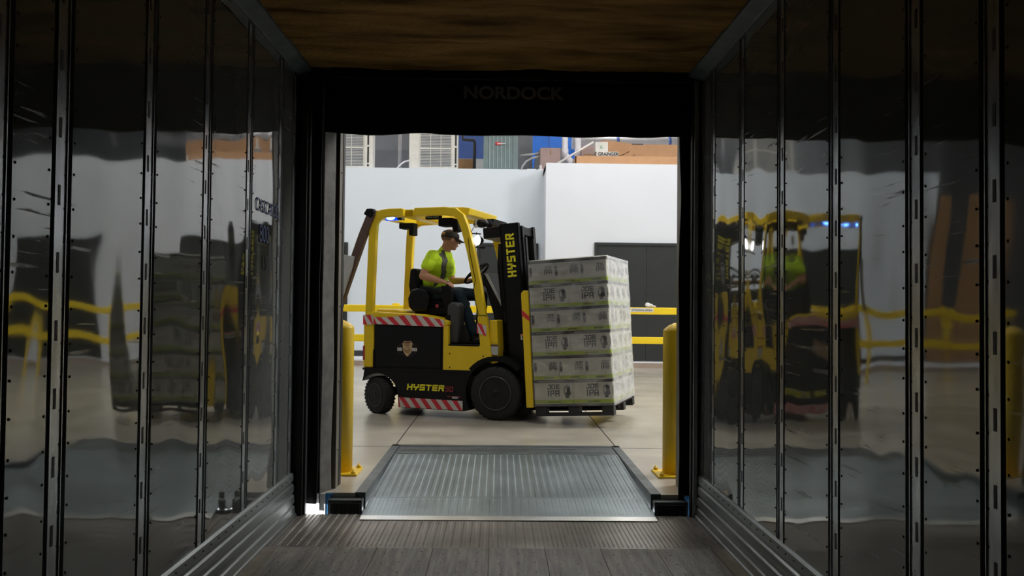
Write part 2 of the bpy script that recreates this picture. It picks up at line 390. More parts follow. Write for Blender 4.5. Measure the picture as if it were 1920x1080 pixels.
# ================================================================== TRAILER
W = 1.2825; YR = 5.33; YF = -6.0; ZF = -.106; ZC = 2.695
def trailer_wall(sgn, name, ribs, label):
    X = sgn*W
    # backing sheet, one solid slab behind the lining
    mb = MB(); a, b = sorted((X+sgn*.022, X+sgn*.06))
    mb.box((a, YF, ZF-.25), (b, YR, ZC+.15), 'groove')
    root = struct(mb, name, label)
    ribs = sorted(ribs)
    def panel(y0, y1, seed):
        ny = max(4, int((y1-y0)/.03)); nz = 72; z0, z1 = ZF+.24, ZC-.02
        p = MB(); G_ = []
        for j in range(nz+1):
            row = []
            for i in range(ny+1):
                y = y0+(y1-y0)*i/ny; z = z0+(z1-z0)*j/nz
                e = math.sin(math.pi*i/ny)
                n1 = noise.noise(Vector((y*3.3+seed*7.7, z*1.1, seed*3.1)))
                n2 = noise.noise(Vector((y*8+seed, z*3.0, 9+seed)))
                n3 = noise.noise(Vector((y*3.6+seed, z*2.6, 5+seed*2)))
                d = (n1*.0032+n2*.00045+n3*.0036)*(.25+.75*e)
                row.append(p.pt((X-sgn*(.0+d*1.0), y, z)))
            G_.append(row)
        for j in range(nz):
            for i in range(ny):
                q = [G_[j][i], G_[j][i+1], G_[j+1][i+1], G_[j+1][i]]
                p.fi(q if sgn > 0 else q[::-1], 'panel', True)
        # returns at the four edges so the sheet has thickness
        for (ya) in (y0, y1):
            p.face([(X,ya,z0),(X+sgn*.02,ya,z0),(X+sgn*.02,ya,z1),(X,ya,z1)], 'steel')
        o = p.build('wall_panel', root)
        # rivets down both edges and along the top, dark round heads
        q = MB(); z = z0+.06
        while z < z1-.03:
            for yy in (y0+.012, y1-.012):
                q.ell((X-sgn*.001, yy, z+random.uniform(-.01,.01)), (.003,.0045,.0045), 'rivet', nu=6, nv=4)
            z += .099
        y = y0+.04
        while y < y1-.03:
            q.ell((X-sgn*.001, y, ZC-.105), (.003,.004,.004), 'rivet', nu=6, nv=4)
            q.ell((X-sgn*.001, y+.01, z0+.02), (.003,.004,.004), 'rivet', nu=6, nv=4)
            y += .035
        q.build('rivet_line', o)
    edges = [YF]+[y for y in ribs]+[YR]
    for k, (a, b) in enumerate(zip(edges, edges[1:])):
        y0 = a+.058 if a != YF else a; y1 = b-.058 if b != YR else b-.02
        if y1-y0 > .03: panel(y0, y1, k+(0 if sgn < 0 else 40))
    for y in ribs:
        p = MB()
        xs = sorted((X+sgn*.004, X+sgn*.024))
        p.box((xs[0], y-.035, ZF+.22), (xs[1], y+.035, ZC-.05), 'steel')
        # rolled lips beside the slots
        for s_ in (-1, 1):
            xq = sorted((X+sgn*.0, X+sgn*.006)); ya = sorted((y+s_*.031, y+s_*.035))
            p.box((xq[0], ya[0], ZF+.22), (xq[1], ya[1], ZC-.05), 'steel')
        z = ZF+.3
        while z < ZC-.12:
            p.ell((X+sgn*.004, y+.026, z), (.003,.004,.004), 'rivet', nu=6, nv=4); z += .099
        z = 1.32-.198*7
        while z < ZC-.1:
            if z > ZF+.26:
                xq = sorted((X+sgn*.0035, X+sgn*.0045))
                p.box((xq[0]-.0005, y-.012, z-.030), (xq[1]+.0005, y+.002, z+.030), 'groove')
            z += .198
        tag(p.build('logistic_post', root))
    return root
ribL = [5.255, 4.93, 4.32, 3.70, 3.095, 2.48, 2.17, 1.56, .95, .34, -.27, -.88, -1.49, -2.1, -3.3, -4.5]
ribR = [5.285, 5.03, 4.43, 3.81, 3.20, 2.58, 2.17, 1.56, .95, .34, -.27, -.88, -1.49, -2.1, -3.3, -4.5]
wl = trailer_wall(-1, 'wall_left', ribL, 'left trailer wall of glossy wavy panels between slotted posts')
wr = trailer_wall(1, 'wall_right', ribR, 'right trailer wall of glossy wavy panels between slotted posts')
font('lettering', 'CASCADE', .10, 'bluedim', basis((-W+.004, 4.655, 1.735), (0,1,0), (0,0,1)), wl, 1.0)
font('lettering', '800', .135, 'bluedim', basis((-W+.004, 4.60, 1.585), (0,1,0), (0,0,1)), wl, .9)
font('lettering', '15', .105, 'black', basis((-W+.004, 4.62, 1.43), (0,1,0), (0,0,1)), wl, .9)

# scuff rails along both walls, ribbed
for sgn, nm in ((-1,'baseboard_left'), (1,'baseboard_right')):
    p = MB(); prof = []
    zs = [ZF, ZF+.015, ZF+.02, ZF+.06, ZF+.068, ZF+.078, ZF+.086, ZF+.128, ZF+.136, ZF+.146, ZF+.154, ZF+.195, ZF+.203, ZF+.213, ZF+.221, ZF+.262, ZF+.27]
    ds = [.038, .038, .030, .027, .018, .018, .026, .024, .015, .015, .022, .020, .011, .011, .018, .016, .004]
    poly = [(sgn*(W-d), z) for z, d in zip(zs, ds)] + [(sgn*(W+.021), ZF+.27), (sgn*(W+.021), ZF)]
    p.prism(poly, YF, YR, 'scuff', 'y')
    y = YF+.1
    while y < YR:
        p.ell((sgn*(W-.017), y, ZF+.245), (.004,.005,.005), 'rivet', nu=6, nv=4); y += .102
    struct(p, nm, 'ribbed steel scuff rail along the foot of the %s trailer wall' % nm.split('_')[1])
# cove angle at the top of each wall
for k, sgn in enumerate((-1, 1)):
    p = MB(); poly = [(sgn*(W+.02), ZC-.035), (sgn*(W-.004), ZC-.035), (sgn*(W-.012), ZC-.03), (sgn*(W-.085), ZC-.004), (sgn*(W-.085), ZC+.02), (sgn*(W+.02), ZC+.02)]
    p.prism(poly, YF, YR, 'cove', 'y'); struct(p, 'trim_%d' % (k+1), 'grey cove strip where the foam ceiling meets the %s trailer wall' % ('left','right')[k])
# foam ceiling: lumpy sprayed insulation
p = MB(); nx, ny = 70, 190; G_ = []
for j in range(ny+1):
    row = []
    for i in range(nx+1):
        x = -W+.06+(2*W-.12)*i/nx; y = YF+(YR-YF-.04)*j/ny
        d = .030*noise.noise(Vector((x*.9, y*3.6, 0)))+.014*noise.noise(Vector((x*4, y*11, 3)))+.005*noise.noise(Vector((x*20, y*30, 3)))
        row.append(p.pt((x, y, ZC+.012+min(.03, d))))
    G_.append(row)
for j in range(ny):
    for i in range(nx): p.fi([G_[j][i], G_[j+1][i], G_[j+1][i+1], G_[j][i+1]], 'foam', True)
p.box((-W-.06, YF, ZC+.07), (W+.06, YR, ZC+.15), 'foam')
struct(p, 'ceiling', 'brown sprayed foam ceiling of the trailer')
# board floor
p = MB(); p.box((-W-.06, YF, ZF-.25), (W+.06, YR-.02, ZF-.006), 'seam')
k = -.038-.303*4
xs = [-W+.02]+[x for x in [k+.303*i for i in range(9)] if -W+.1 < x < W-.06]+[W-.02]
for a, b in zip(xs, xs[1:]):
    p.box((a+.0016, YF, ZF-.006), (b-.0016, 4.62, ZF), 'wood')
for a, b in zip(xs, xs[1:]):
    y = 4.52; r_ = 0
    while y > 1.8:
        for t in (.2, .5, .8):
            x = a+(b-a)*t+random.uniform(-.006,.006)
            p.lathe([(.0055,0),(.0055,.0006)], 'groove', 8, (x, y+.03*(t-.5)*2+random.uniform(-.01,.01), ZF+.0001))
        y -= .165
struct(p, 'floor', 'grey weathered board floor of the trailer with screw heads')
for k, sgn in enumerate((-1, 1)):
    a, b = sorted((sgn*(W-.036), sgn*(W-.105)))
    p = MB().box((a, YF, ZF), (b, 4.60, ZF+.006), 'angle'); struct(p, 'trim_%d' % (k+3), 'pale worn steel strip between floor boards and %s scuff rail' % ('left','right')[k])
p = MB().box((-W-.06, YF-.06, ZF-.25), (W+.06, YF, ZC+.15), 'panel'); struct(p, 'wall_nose')
# rear door frame of the trailer
p = MB()
p.box((-1.40, YR, ZF-.25), (-1.200, YR+.045, ZC+.15), 'dk_frame'); p.box((1.225, YR, ZF-.25), (1.40, YR+.045, ZC+.15), 'dk_frame')
p.box((-1.2, YR, 2.655), (1.225, YR+.045, ZC+.15), 'dk_frame')
p.box((-1.215, YR-.02, ZF+.0), (-1.255, YR, 2.66), 'dk_frame'); p.box((1.235, YR-.02, ZF+.0), (1.262, YR, 2.66), 'steel')
p.box((-1.2, YR, ZF-.25), (1.225, YR+.02, ZF-.012), 'dk_frame')
struct(p, 'trim_5', 'dark steel rear frame of the trailer', .004)

# tread plates: raised lozenges in alternating directions
def lozenges(mb, x0, x1, y0, y1, zf, m, px=.0256, py=.024, L=.0105, Wd=.0032, h=.0022):
    i = 0; x = x0+px/2
    while x < x1:
        j = 0; y = y0+py/2
        while y < y1:
            s_ = 1 if (i % 2) else -1
            d = Vector((s_*.62, .785, 0)); n = Vector((-d.y, d.x, 0)); c = Vector((x, y+(py/2 if i % 2 else 0), 0))
            z = zf(c.y)
            a = mb.pt((*(c+d*L).xy, z)); b = mb.pt((*(c+n*Wd).xy, z)); e = mb.pt((*(c-d*L).xy, z)); f = mb.pt((*(c-n*Wd).xy, z))
            t1 = mb.pt((*(c+d*L*.55).xy, z+h)); t2 = mb.pt((*(c-d*L*.55).xy, z+h))
            mb.fi([a,b,t2,t1], m); mb.fi([b,e,t2], m); mb.fi([e,f,t1,t2], m); mb.fi([f,a,t1], m)
            y += py; j += 1
        x += px; i += 1
p = MB(); p.box((-W+.04, 4.62, ZF-.006), (W-.04, YR+.02, ZF), 'thresh')
lozenges(p, -W+.05, W-.05, 4.63, YR+.01, lambda y: ZF, 'thresh')
tag(p.build('tread_plate'), 'worn steel diamond tread plate across the rear end of the trailer floor', 'tread plate')

# ================================================================== DOCK
lv = empty('dock_leveler', (.078, 6.2, 0), 0, 'galvanised dock leveler with a diamond plate deck sloping down into the trailer', 'dock leveler')
def L(name, mb, bevel=0.):
    for v in mb.v: v -= Vector((.078, 6.2, 0))
    return mb.build(name, lv, bevel)
cx = .078; hw = .915
def zdeck(y): return -.064*(6.95-y)/(6.95-5.64)
def zlip(y): return -.064-.036*(5.64-y)/(5.64-5.20)
p = MB()
p.prism([(6.95,0),(5.64,-.064),(5.64,-.09),(6.95,-.03)], cx-hw, cx+hw, 'deckm', 'x')
lozenges(p, cx-hw+.01, cx+hw-.01, 5.66, 6.93, zdeck, 'deckm'); L('deck', p)
p = MB()
p.prism([(5.64,-.064),(5.27,-.0925),(5.27,-.1035),(5.64,-.085)], cx-hw, cx+hw, 'deckm', 'x')
lp = L('lip', p)
for o_ in (lp,):
    for v in o_.data.vertices:
        pass
p = MB(); lozenges(p, cx-hw+.01, cx+hw-.01, 5.285, 5.62, zlip, 'deckm'); o = L('lip_tread', p); o.parent = lp
p = MB(); p.prism([(5.27,-.0925),(5.20,-.100),(5.20,-.1035),(5.27,-.1035)], cx-hw, cx+hw, 'lipedge', 'x'); o = L('lip_edge', p); o.parent = lp; o['label'] = 'bright bare steel edge'
p = MB(); p.tube([(cx-hw,5.645,-.069),(cx+hw,5.645,-.069)], .006, 'framem', 8); L('lip_hinge', p)
p = MB(); p.box((cx-hw, 6.955, -.03), (cx+hw, 7.33, -.001), 'framem')
for i in range(6):
    a = cx-hw+.02+i*.305; p.box((a, 6.945, -.004), (a+.15, 6.985, .003), 'deckm')
p.box((cx-hw+.05,7.12,.0),(cx+.2,7.135,.002),'steel'); p.box((cx+.35,7.05,.0),(cx+hw-.05,7.062,.002),'steel'); p.box((cx-.3,7.2,.0),(cx+.6,7.21,.002),'steel')
L('hinge_bar', p)
for s_ in (-1, 1):
    a, b = sorted((cx+s_*(hw+.008), cx+s_*(hw+.075)))
    p = MB().box((a, 5.485, -.30), (b, 7.40, .003), 'framem'); L('side_angle', p, .002)
p = MB().box((cx-hw-.075, 7.33, -.3), (cx+hw+.075, 7.40, .003), 'framem'); L('rear_angle', p, .002)
p = MB().box((cx-hw-.07, 5.5, -1.25), (cx+hw+.07, 7.33, -.9), 'rubber'); L('pit_base', p)
p = MB().box((cx-hw-.07, 5.49, -1.25), (cx+hw+.07, 5.50, -.115), 'rubber'); L('front_light_stop', p)  # unseen plate added to stop daylight leaking in beside the lip
for s_, nm in ((-1,'left'), (1,'right')):
    a, b = sorted((cx+s_*.945, cx+s_*1.135))
    e = empty('dock_bumper', ((a+b)/2, 5.42, -.5), 0, 'black laminated rubber dock bumper beside the %s edge of the leveler lip' % nm, 'dock bumper')
    p = MB()
    n_ = 12
    for i in range(n_):
        x0 = a+(b-a)*i/n_; p.box((x0+.001, 5.385, -.62), (x0+(b-a)/n_-.001, 5.475, -.045), 'rubber')
    for v in p.v: v -= Vector(((a+b)/2, 5.42, -.5))
    p.build('rubber_block', e, .001)
    p = MB(); p.box((a-.005, 5.40, -.045), (b+.005, 5.478, -.03), 'framem'); p.box((a-.012, 5.40, -.62), (a, 5.475, -.03), 'framem'); p.box((b, 5.40, -.62), (b+.012, 5.475, -.03), 'framem')
    for v in p.v: v -= Vector(((a+b)/2, 5.42, -.5))
    p.build('steel_bracket', e)
# concrete floor around the pit
p = MB()
XL, XR, YB = -12., 12., 26.
pl, pr = cx-hw-.075, cx+hw+.075
p.box((XL, 5.48, -.3), (pl, 7.4, 0), 'concrete'); p.box((pr, 5.48, -.3), (XR, 7.4, 0), 'concrete')
p.box((XL, 7.4, -.3), (XR, YB, 0), 'concrete')
for (a, b) in (((-.885,7.40),(-.875,17.3)), ((1.03,7.40),(1.04,17.3))):
    p.box((a[0], a[1], 0), (b[0], b[1], .0008), 'seam')
for y in (7.3, 11.9): 
    p.box((XL, y, 0), (pl-.01, y+.008, .0008), 'seam'); p.box((pr+.01, y, 0), (XR, y+.008, .0008), 'seam')
p.box((pl, 11.9, 0), (pr, 11.908, .0008), 'seam')
struct(p, 'floor', 'polished concrete warehouse floor with sawn joints')
# dock face below the floor edge, with daylight on it
p = MB()
p.box((XL, 5.481, -1.5), (-1.055, 5.60, -.30), 'dockwhite'); 
p.box((XL, 5.465, -.6), (-1.10, 5.48, -.003), 'dockwhite'); p.box((-1.10, 5.468, -.6), (-1.055, 5.48, -.003), 'dockblue')
struct(p, 'wall_dock_face_left', 'white dock face below the warehouse floor edge, left')
p = MB(); p.box((1.21, 5.481, -1.5), (XR, 5.60, -.30), 'dockwhite')
p.box((1.216, 5.468, -.6), (1.32, 5.48, -.003), 'dockblue'); p.box((1.32, 5.465, -.6), (XR, 5.48, -.003), 'dockwhite')
struct(p, 'wall_dock_face_right', 'white dock face below the warehouse floor edge, right')
p = MB().box((-30, -30, -1.42), (30, 5.48, -1.3), 'asphalt'); struct(p, 'floor', 'yard paving under the trailer')
# dock wall with the door opening
p = MB()
p.box((XL, 5.60, 0), (-1.10, 5.80, 9), 'greywall'); p.box((1.26, 5.60, 0), (XR, 5.80, 9), 'greywall'); p.box((-1.10, 5.60, 2.55), (1.26, 5.80, 9), 'greywall')
struct(p, 'wall_dock', 'warehouse wall around the dock door')
p = MB()
p.box((-1.10, 5.60, .0), (-1.062, 5.76, 2.55), 'jamb'); p.box((-1.075, 5.70, 0), (-1.058, 5.765, 2.55), 'dk_frame'); p.box((-1.10,5.60,.8),(-1.095,5.61,2.0),'jamb')
for z in (.25,.7,1.2,1.7,2.1): p.lathe([(.008,0),(.008,.006)], 'steel', 8, (-1.062, 5.66, z), 'x')
struct(p, 'trim_6', 'steel track jamb on the left of the dock door')
p = MB(); p.box((1.225, 5.60, .0), (1.26, 5.78, 2.55), 'jamb'); struct(p, 'trim_7', 'steel track jamb on the right of the dock door')

# dock seal: head curtain and two side pads
def curtain(x0, x1, y0, z0, z1, amp, seed, name, root, m='blackvinyl', thick=.012, nx=26, nz=70, lean=0., hem=0.):
    p = MB()
    for side in (0, 1):
        G_ = []
        for j in range(nz+1):
            row = []
            for i in range(nx+1):
                x = x0+(x1-x0)*i/nx; z = z0+(z1-z0)*j/nz
                z += hem*noise.noise(Vector((x*3, seed, 0)))*(1-j/nz)
                d = amp*noise.noise(Vector((x*9+seed, z*1.6, seed)))+amp*.5*noise.noise(Vector((x*30, z*3+x*8, seed)))
                dx = amp*1.2*noise.noise(Vector((seed, z*1.8, x)))*(1 if i in (0,nx) else .6)
                row.append(p.pt((x+dx, y0+d+lean*(x-x0)+(thick if side else 0), z)))
            G_.append(row)
        for j in range(nz):
            for i in range(nx):
                q = [G_[j][i], G_[j][i+1], G_[j+1][i+1], G_[j+1][i]]
                p.fi(q if side == 0 else q[::-1], m, True)
        if side == 0: F_ = G_
    for j in range(nz):
        p.fi([F_[j][0], F_[j+1][0], G_[j+1][0], G_[j][0]], m); p.fi([F_[j][nx], G_[j][nx], G_[j+1][nx], F_[j+1][nx]], m)
    for i in range(nx):
        p.fi([F_[0][i], G_[0][i], G_[0][i+1], F_[0][i+1]], m); p.fi([F_[nz][i], F_[nz][i+1], G_[nz][i+1], G_[nz][i]], m)
    return p.build(name, root)
hd = empty('head_curtain', (.05, 5.45, 2.6), 0, 'black dock seal head curtain hanging over the opening with faded lettering', 'dock curtain')
o = curtain(-1.13, 1.262, 5.43, 2.318, 2.95, .006, 3, 'curtain', hd, hem=.02); o.location = -Vector(hd.location)
o = font('lettering', 'NORDOCK', .112, 'letter_grey', basis((.08, 5.420, 2.588), (1,0,0), (0,0,1)), hd, 1.12, bold=.004); o.location = -Vector(hd.location)
o = box('foam_pad', (-1.6, 5.378, 2.80), (1.7, 5.42, 3.2), 'blackvinyl', hd); o.location = -Vector(hd.location)  # unseen pad added over the trailer frame to block leaking sky light
o = box('foam_pad', (-1.135, 5.46, 2.62), (1.262, 5.60, 2.955), 'blackvinyl', hd, .01); o.location = -Vector(hd.location)
o = box('foam_pad', (-1.6, 5.42, 2.96), (1.7, 5.60, 3.2), 'blackvinyl', hd); o.location = -Vector(hd.location)  # unseen upper pad, added to close the same sky light gap
sl = empty('side_curtain', (-1.18, 5.5, 1.), 0, 'black dock seal side curtain left of the opening with a ragged grey inner edge', 'dock curtain')
o = curtain(-1.36, -1.145, 5.425, -.035, 2.94, .010, 11, 'curtain', sl, hem=.05); o.location = -Vector(sl.location)
o = curtain(-1.14, -1.085, 5.455, -.11, 2.36, .008, 21, 'edge_flap', sl, 'greyvinyl', nx=8, lean=2.0); o.location = -Vector(sl.location)
o = box('foam_pad', (-1.6, 5.378, -.02), (-1.37, 5.60, 2.795), 'blackvinyl', sl); o.location = -Vector(sl.location)
o = box('foam_pad', (-1.37, 5.50, -.02), (-1.16, 5.60, 2.955), 'blackvinyl', sl); o.location = -Vector(sl.location)
sr = empty('side_curtain', (1.25, 5.5, 1.), 0, 'black wrinkled dock seal side curtain right of the opening', 'dock curtain')
o = curtain(1.178, 1.262, 5.475, -.10, 2.36, .012, 31, 'curtain', sr, nx=20); o.location = -Vector(sr.location)
o = box('foam_pad', (1.268, 5.378, -.02), (1.7, 5.60, 2.795), 'blackvinyl', sr); o.location = -Vector(sr.location)

# bollards
def bollard(x, label):
    e = empty('bollard', (x, 6.15, 0), 0, label, 'bollard', 'bollards beside the dock door')
    MB().lathe([(.089,.014),(.089,1.045),(.086,1.055),(.05,1.085),(.006,1.105)], 'yellow', 40).build('post', e)
    MB().box((-.145,-.145,0),(.145,.145,.014),'yellow').build('base_plate', e, .003)
    for sx in (-1,1):
        for sy in (-1,1):
            MB().lathe([(.017,.014),(.017,.03),(.008,.031),(.008,.045)], 'yellow', 6, (sx*.117, sy*.117, 0)).build('anchor_bolt', e)
    return e
bollard(-1.136, 'yellow steel bollard left of the dock door on a bolted base plate')
bollard(1.296, 'yellow steel bollard right of the dock door on a bolted base plate')

# ================================================================== HALL
p = MB()   # platform the rooms stand on, with a brown kerb face and white top edge
p.box((XL, 17.30, 0), (XR, YB, .10), 'curb'); p.box((XL, 17.30, .10), (XR, YB, .13), 'white2')
struct(p, 'trim_8', 'low kerb along the foot of the white rooms')
p = MB(); p.box((-6.6, 18.40, .13), (.955, 18.52, 4.245), 'white'); p.box((-6.6, 18.52, .13), (-6.48, 24, 4.245), 'white'); p.box((-6.6, 18.37, .13), (.95, 18.40, .25), 'base')
for x in (-5.9,-3.6,-1.98,-.2): p.box((x, 18.3985, .25), (x+.003, 18.40, 4.24), 'white2')
struct(p, 'wall_far_left', 'long white room wall behind the forklift')
p = MB(); p.box((-6.48, 18.52, 4.13), (.955, 24, 4.245), 'white'); struct(p, 'ceiling', 'roof deck of the left white room')
p = MB(); p.box((.955, 17.36, .13), (12, 17.50, 4.215), 'white2'); p.box((.955, 17.5, .13), (1.08, 24, 4.215), 'white2')
p.box((.955, 17.34, .13), (1.10, 17.36, 4.215), 'white2')
for x in (2.4,3.6,4.8,6.1): p.box((x, 17.3585, 2.8), (x+.003, 17.36, 4.21), 'white')
struct(p, 'wall_far_right', 'white room wall on the right that stands forward of the other')
p = MB(); p.box((.955, 17.5, 4.10), (12, 24, 4.215), 'white2'); struct(p, 'ceiling', 'roof deck of the right white room')
p = MB(); p.box((XL, 24, 0), (XR, 24.2, 9), 'greywall'); struct(p, 'wall_rear')
p = MB(); p.box((XL-.2, 5.6, 0), (XL, 24.2, 9), 'greywall'); struct(p, 'wall_hall_left')
p = MB(); p.box((XR, 5.6, 0), (XR+.2, 24.2, 9), 'white'); struct(p, 'wall_hall_right')
p = MB(); p.box((XL-.2, 5.6, 8.6), (XR+.2, 24.2, 8.8), 'roofdeck'); struct(p, 'ceiling', 'high warehouse ceiling')
def door(n, x0, x1, y, z1, seams, label):
    p = MB(); p.box((x0, y-.05, .13), (x0+.06, y-.001, z1), 'door'); p.box((x1-.06, y-.05, .13), (x1, y-.001, z1), 'door'); p.box((x0+.06, y-.05, z1-.06), (x1-.06, y-.001, z1), 'door')
    xs_ = [x0+.06]+seams+[x1-.06]
    o = struct(p, 'door_%d' % n, label, .003)
    for a, b in zip(xs_, xs_[1:]):
        q = MB().box((a+.004, y-.032, .14), (b-.004, y-.001, z1-.065), 'door').build('door_leaf', o, .002)
        MB().tube([(b-.08, y-.032, 1.18),(b-.08, y-.07, 1.18),(b-.16, y-.07, 1.18)], .008, 'steel', 8).build('door_handle', q)
    return o
door(1, -5.3, -3.29, 18.40, 2.60, [-4.3], 'charcoal double door at the left end of the long white wall')
door(2, -.48, .86, 18.40, 2.62, [], 'charcoal door hidden partly by the mast in the long white wall')
door(3, 1.97, 4.15, 17.36, 2.575, [3.036], 'charcoal double door in the right white wall')
door(4, 5.6, 7.4, 17.36, 2.575, [6.5], 'charcoal double door further right')

# guard rail
gr = empty('guard_rail', (0, 15, 0), 0, 'yellow two-bar guard rail along the staging area in front of the white rooms', 'guard rail')
for z in (1.175, .65):
    MB().box((-6.4, -.03, z-.062), (6.2, .03, z+.062), 'rail_yellow').build('rail', gr, .012)
for x in (-6.2, -4.3, -1.83, .05, 1.72, 3.9, 6.0):
    q = MB().box((x-.06, .03, .01), (x+.06, .13, 1.27), 'rail_yellow').build('rail_post', gr, .01)
    MB().box((x-.12, .0, 0), (x+.12, .2, .012), 'rail_yellow').build('base_plate', q)
q = box('sign_plate', (2.35, -.034, 1.155), (2.76, -.030, 1.225), 'boxwhite', gr)
font('lettering', 'STAGING AREA', .052, 'casek', basis((2.555, -.0355, 1.188), (1,0,0), (0,0,1)), q, 1.0)
p = MB()
for i in range(7): p.ell((random.uniform(-.06,.06), random.uniform(-.02,.02), .03+random.uniform(0,.03)), (.045,.03,.03), 'boxwhite', nu=10, nv=8)
p.limb([(.03,0,.03),(.12,.0,.02)], [.02,.015], 'boxwhite')
o = fuse('crumpled_bag', p, .008); o.location = (2.68, 15, 1.237); tag(o, 'small crumpled white bag lying on the upper guard rail beside the sign', 'bag')

# ---- things on the room roofs
ZL = 4.249; ZR_ = 4.219; Y0 = 18.75
def ac_unit(x0, x1, gx0, gx1, label):
    e = empty('heat_pump_unit', ((x0+x1)/2, Y0, ZL), 0, label, 'air conditioner', 'white outdoor units on the roof of the left room')
    c = Vector(e.location)
    def B(name, mb, bv=0., par=None):
        for v in mb.v: v -= c
        return mb.build(name, par or e, bv)
    B('foot_rail', MB().box((x0-.15, Y0-.02, ZL), (x1+.04, Y0+.06, ZL+.045), 'ledge'))
    B('foot_rail', MB().box((x0-.15, Y0+.30, ZL), (x1+.04, Y0+.36, ZL+.045), 'ledge'))
    B('casing', MB().box((x0, Y0, ZL+.045), (x1, Y0+.36, ZL+1.25), 'acwhite'), .012)
    q = MB(); q.box((gx0, Y0-.006, ZL+.09), (gx1, Y0+.002, ZL+1.2), 'acgrill'); gb = B('grille_recess', q)
    q = MB()
    z = ZL+.10
    while z < ZL+1.2: q.box((gx0, Y0-.018, z), (gx1, Y0-.010, z+.010), 'acwhite'); z += .034
    n_ = 4
    for i in range(n_): 
        xx = gx0+.01+(gx1-gx0-.02)*i/(n_-1) ; q.box((xx-.006, Y0-.022, ZL+.09), (xx+.006, Y0-.008, ZL+1.2), 'acwhite')
    for z in (.5,.95): q.box((gx0, Y0-.022, ZL+z-.014), (gx1, Y0-.008, ZL+z+.014), 'acwhite')
    B('grille', q)
    q = MB()
    for z in (.08,.16,.56): q.box((gx1+.07, Y0-.004, ZL+z), (gx1+.11, Y0+.001, ZL+z+(.05 if z < .1 else .36)), 'dkslot')
    B('side_vent', q)
    return e
ac_unit(-3.95, -2.84, -3.85, -3.03, 'white outdoor heat pump unit with wire grille at the left end of the roof')
ac_unit(-2.03, -.945, -1.79, -1.08, 'white outdoor heat pump unit with wire grille in the middle of the roof')
q = MB()
# square condenser with vertical bars and an oval badge
cd = empty('condenser_unit', (.01, 19.1, ZL), 0, 'grey green condenser unit with vertical bars and a red oval badge', 'air conditioner')
def C(name, mb, bv=0., par=None):
    for v in mb.v: v -= Vector(cd.location)
    return mb.build(name, par or cd, bv)
C('base_pan', MB().box((-.42, 18.70, ZL), (.42, 19.5, ZL+.05), 'ledge'))
C('casing', MB().box((-.37, 18.76, ZL+.05), (.395, 19.46, ZL+1.2), 'acgreen'), .02)
q = MB()
for i in range(6): q.box((-.24+i*.088, 18.745, ZL+.07), (-.225+i*.088, 18.765, ZL+1.18), 'acbars')
q.box((-.37, 18.742, ZL+.05), (-.27, 18.765, ZL+1.2), 'acgreen'); q.box((.29, 18.742, ZL+.05), (.395, 18.765, ZL+1.2), 'acgreen')
C('bar_grille', q)
q = MB(); q.lathe([(.08,-.003),(.08,.004)], 'red', 24, (0,0,0), 'y')
for v in q.v: v.x *= 1.0; v.z *= .42; v += Vector((-.035, 18.738, ZL+.625))
C('badge', q)
q = MB(); q.box((-.06, 18.732, ZL+.612), (.12, 18.735, ZL+.635), 'boxwhite'); C('badge', q)

def thing(name, mb, label, cat, origin, bevel=0., group=None):
    o = mb.build(name, None, bevel, origin=origin); return tag(o, label, cat, group)
thing('equipment_housing', MB().box((-3.0, 20.2, ZL), (-1.9, 20.3, ZL+1.4), 'greywall'), 'plain grey metal housing standing between the two white units', 'housing', (-2.45,20.25,ZL))
thing('vertical_pipe', MB().tube([(-2.30,19.3,ZL),(-2.30,19.3,ZL+1.5)], .042, 'pipegrey', 14), 'grey vertical pipe between the two white units', 'pipe', (-2.3,19.3,ZL))
q = MB(); q.tube([(-2.05,19.5,ZL+.02),(-2.05,19.5,ZL+.3),(-2.0,19.5,ZL+.36),(-1.6,19.5,ZL+.36)], .035, 'dkslot', 10)
thing('conduit', q, 'dark conduit elbow beside the grey vertical pipe', 'conduit', (-2.05,19.5,ZL))
q = MB(); q.tube([(-2.28,18.66,ZL+.03),(-2.22,18.66,ZL+.10),(-2.12,18.66,ZL+.18),(-2.02,18.68,ZL+.21)], .018, 'pipewhite', 8)
thing('hose', q, 'thin white hose curving up to the middle white unit', 'hose', (-2.28,18.66,ZL))
thing('storage_cabinet', MB().box((-1.1, 21.0, ZL+.68), (-.3, 21.1, ZL+1.5), 'bluedim').box((-1.1, 21.0, ZL), (-.3, 21.1, ZL+.68), 'palegrey'), 'dim blue cabinet with grey foot left of the condenser unit', 'cabinet', (-.7,21.05,ZL))
thing('wooden_crate', MB().box((-1.0, 19.4, ZL), (-.62, 19.8, ZL+.39), 'card2'), 'small brown wooden crate beside the middle white unit', 'crate', (-.8,19.6,ZL), .004)
q = MB(); q.tube([(-.585,19.2,ZL),(-.585,19.2,ZL+.74),(-.60,19.2,ZL+.78),(-.85,19.2,ZL+.80),(-.85,19.2,ZL+.9)], .035, 'casek', 10)
thing('drain_pipe', q, 'black bent drain pipe left of the condenser unit', 'pipe', (-.585,19.2,ZL))
thing('grey_locker', MB().box((.44, 20.2, ZL), (.78, 20.6, ZL+1.4), 'greywall'), 'narrow grey locker right of the condenser unit', 'locker', (.6,20.4,ZL), .005)
q = MB(); q.box((.62, 21.6, ZL), (2.0, 22.2, ZL+1.7), 'bluepaint'); q.box((1.26,21.585,ZL),(1.275,21.6,ZL+1.7),'bluedim')
thing('blue_cabinet', q, 'tall bright blue cabinet at the back of the roof', 'cabinet', (1.2,21.9,ZL), .01)
q = MB(); q.prism([(.78,ZL),(1.62,ZL),(1.62,ZL+.56),(1.48,ZL+.79),(1.0,ZL+.79),(.86,ZL+.66)], 20.0, 20.6, 'greywall'); q.box((1.24,19.99,ZL),(1.26,20.0,ZL+.62),'casek')
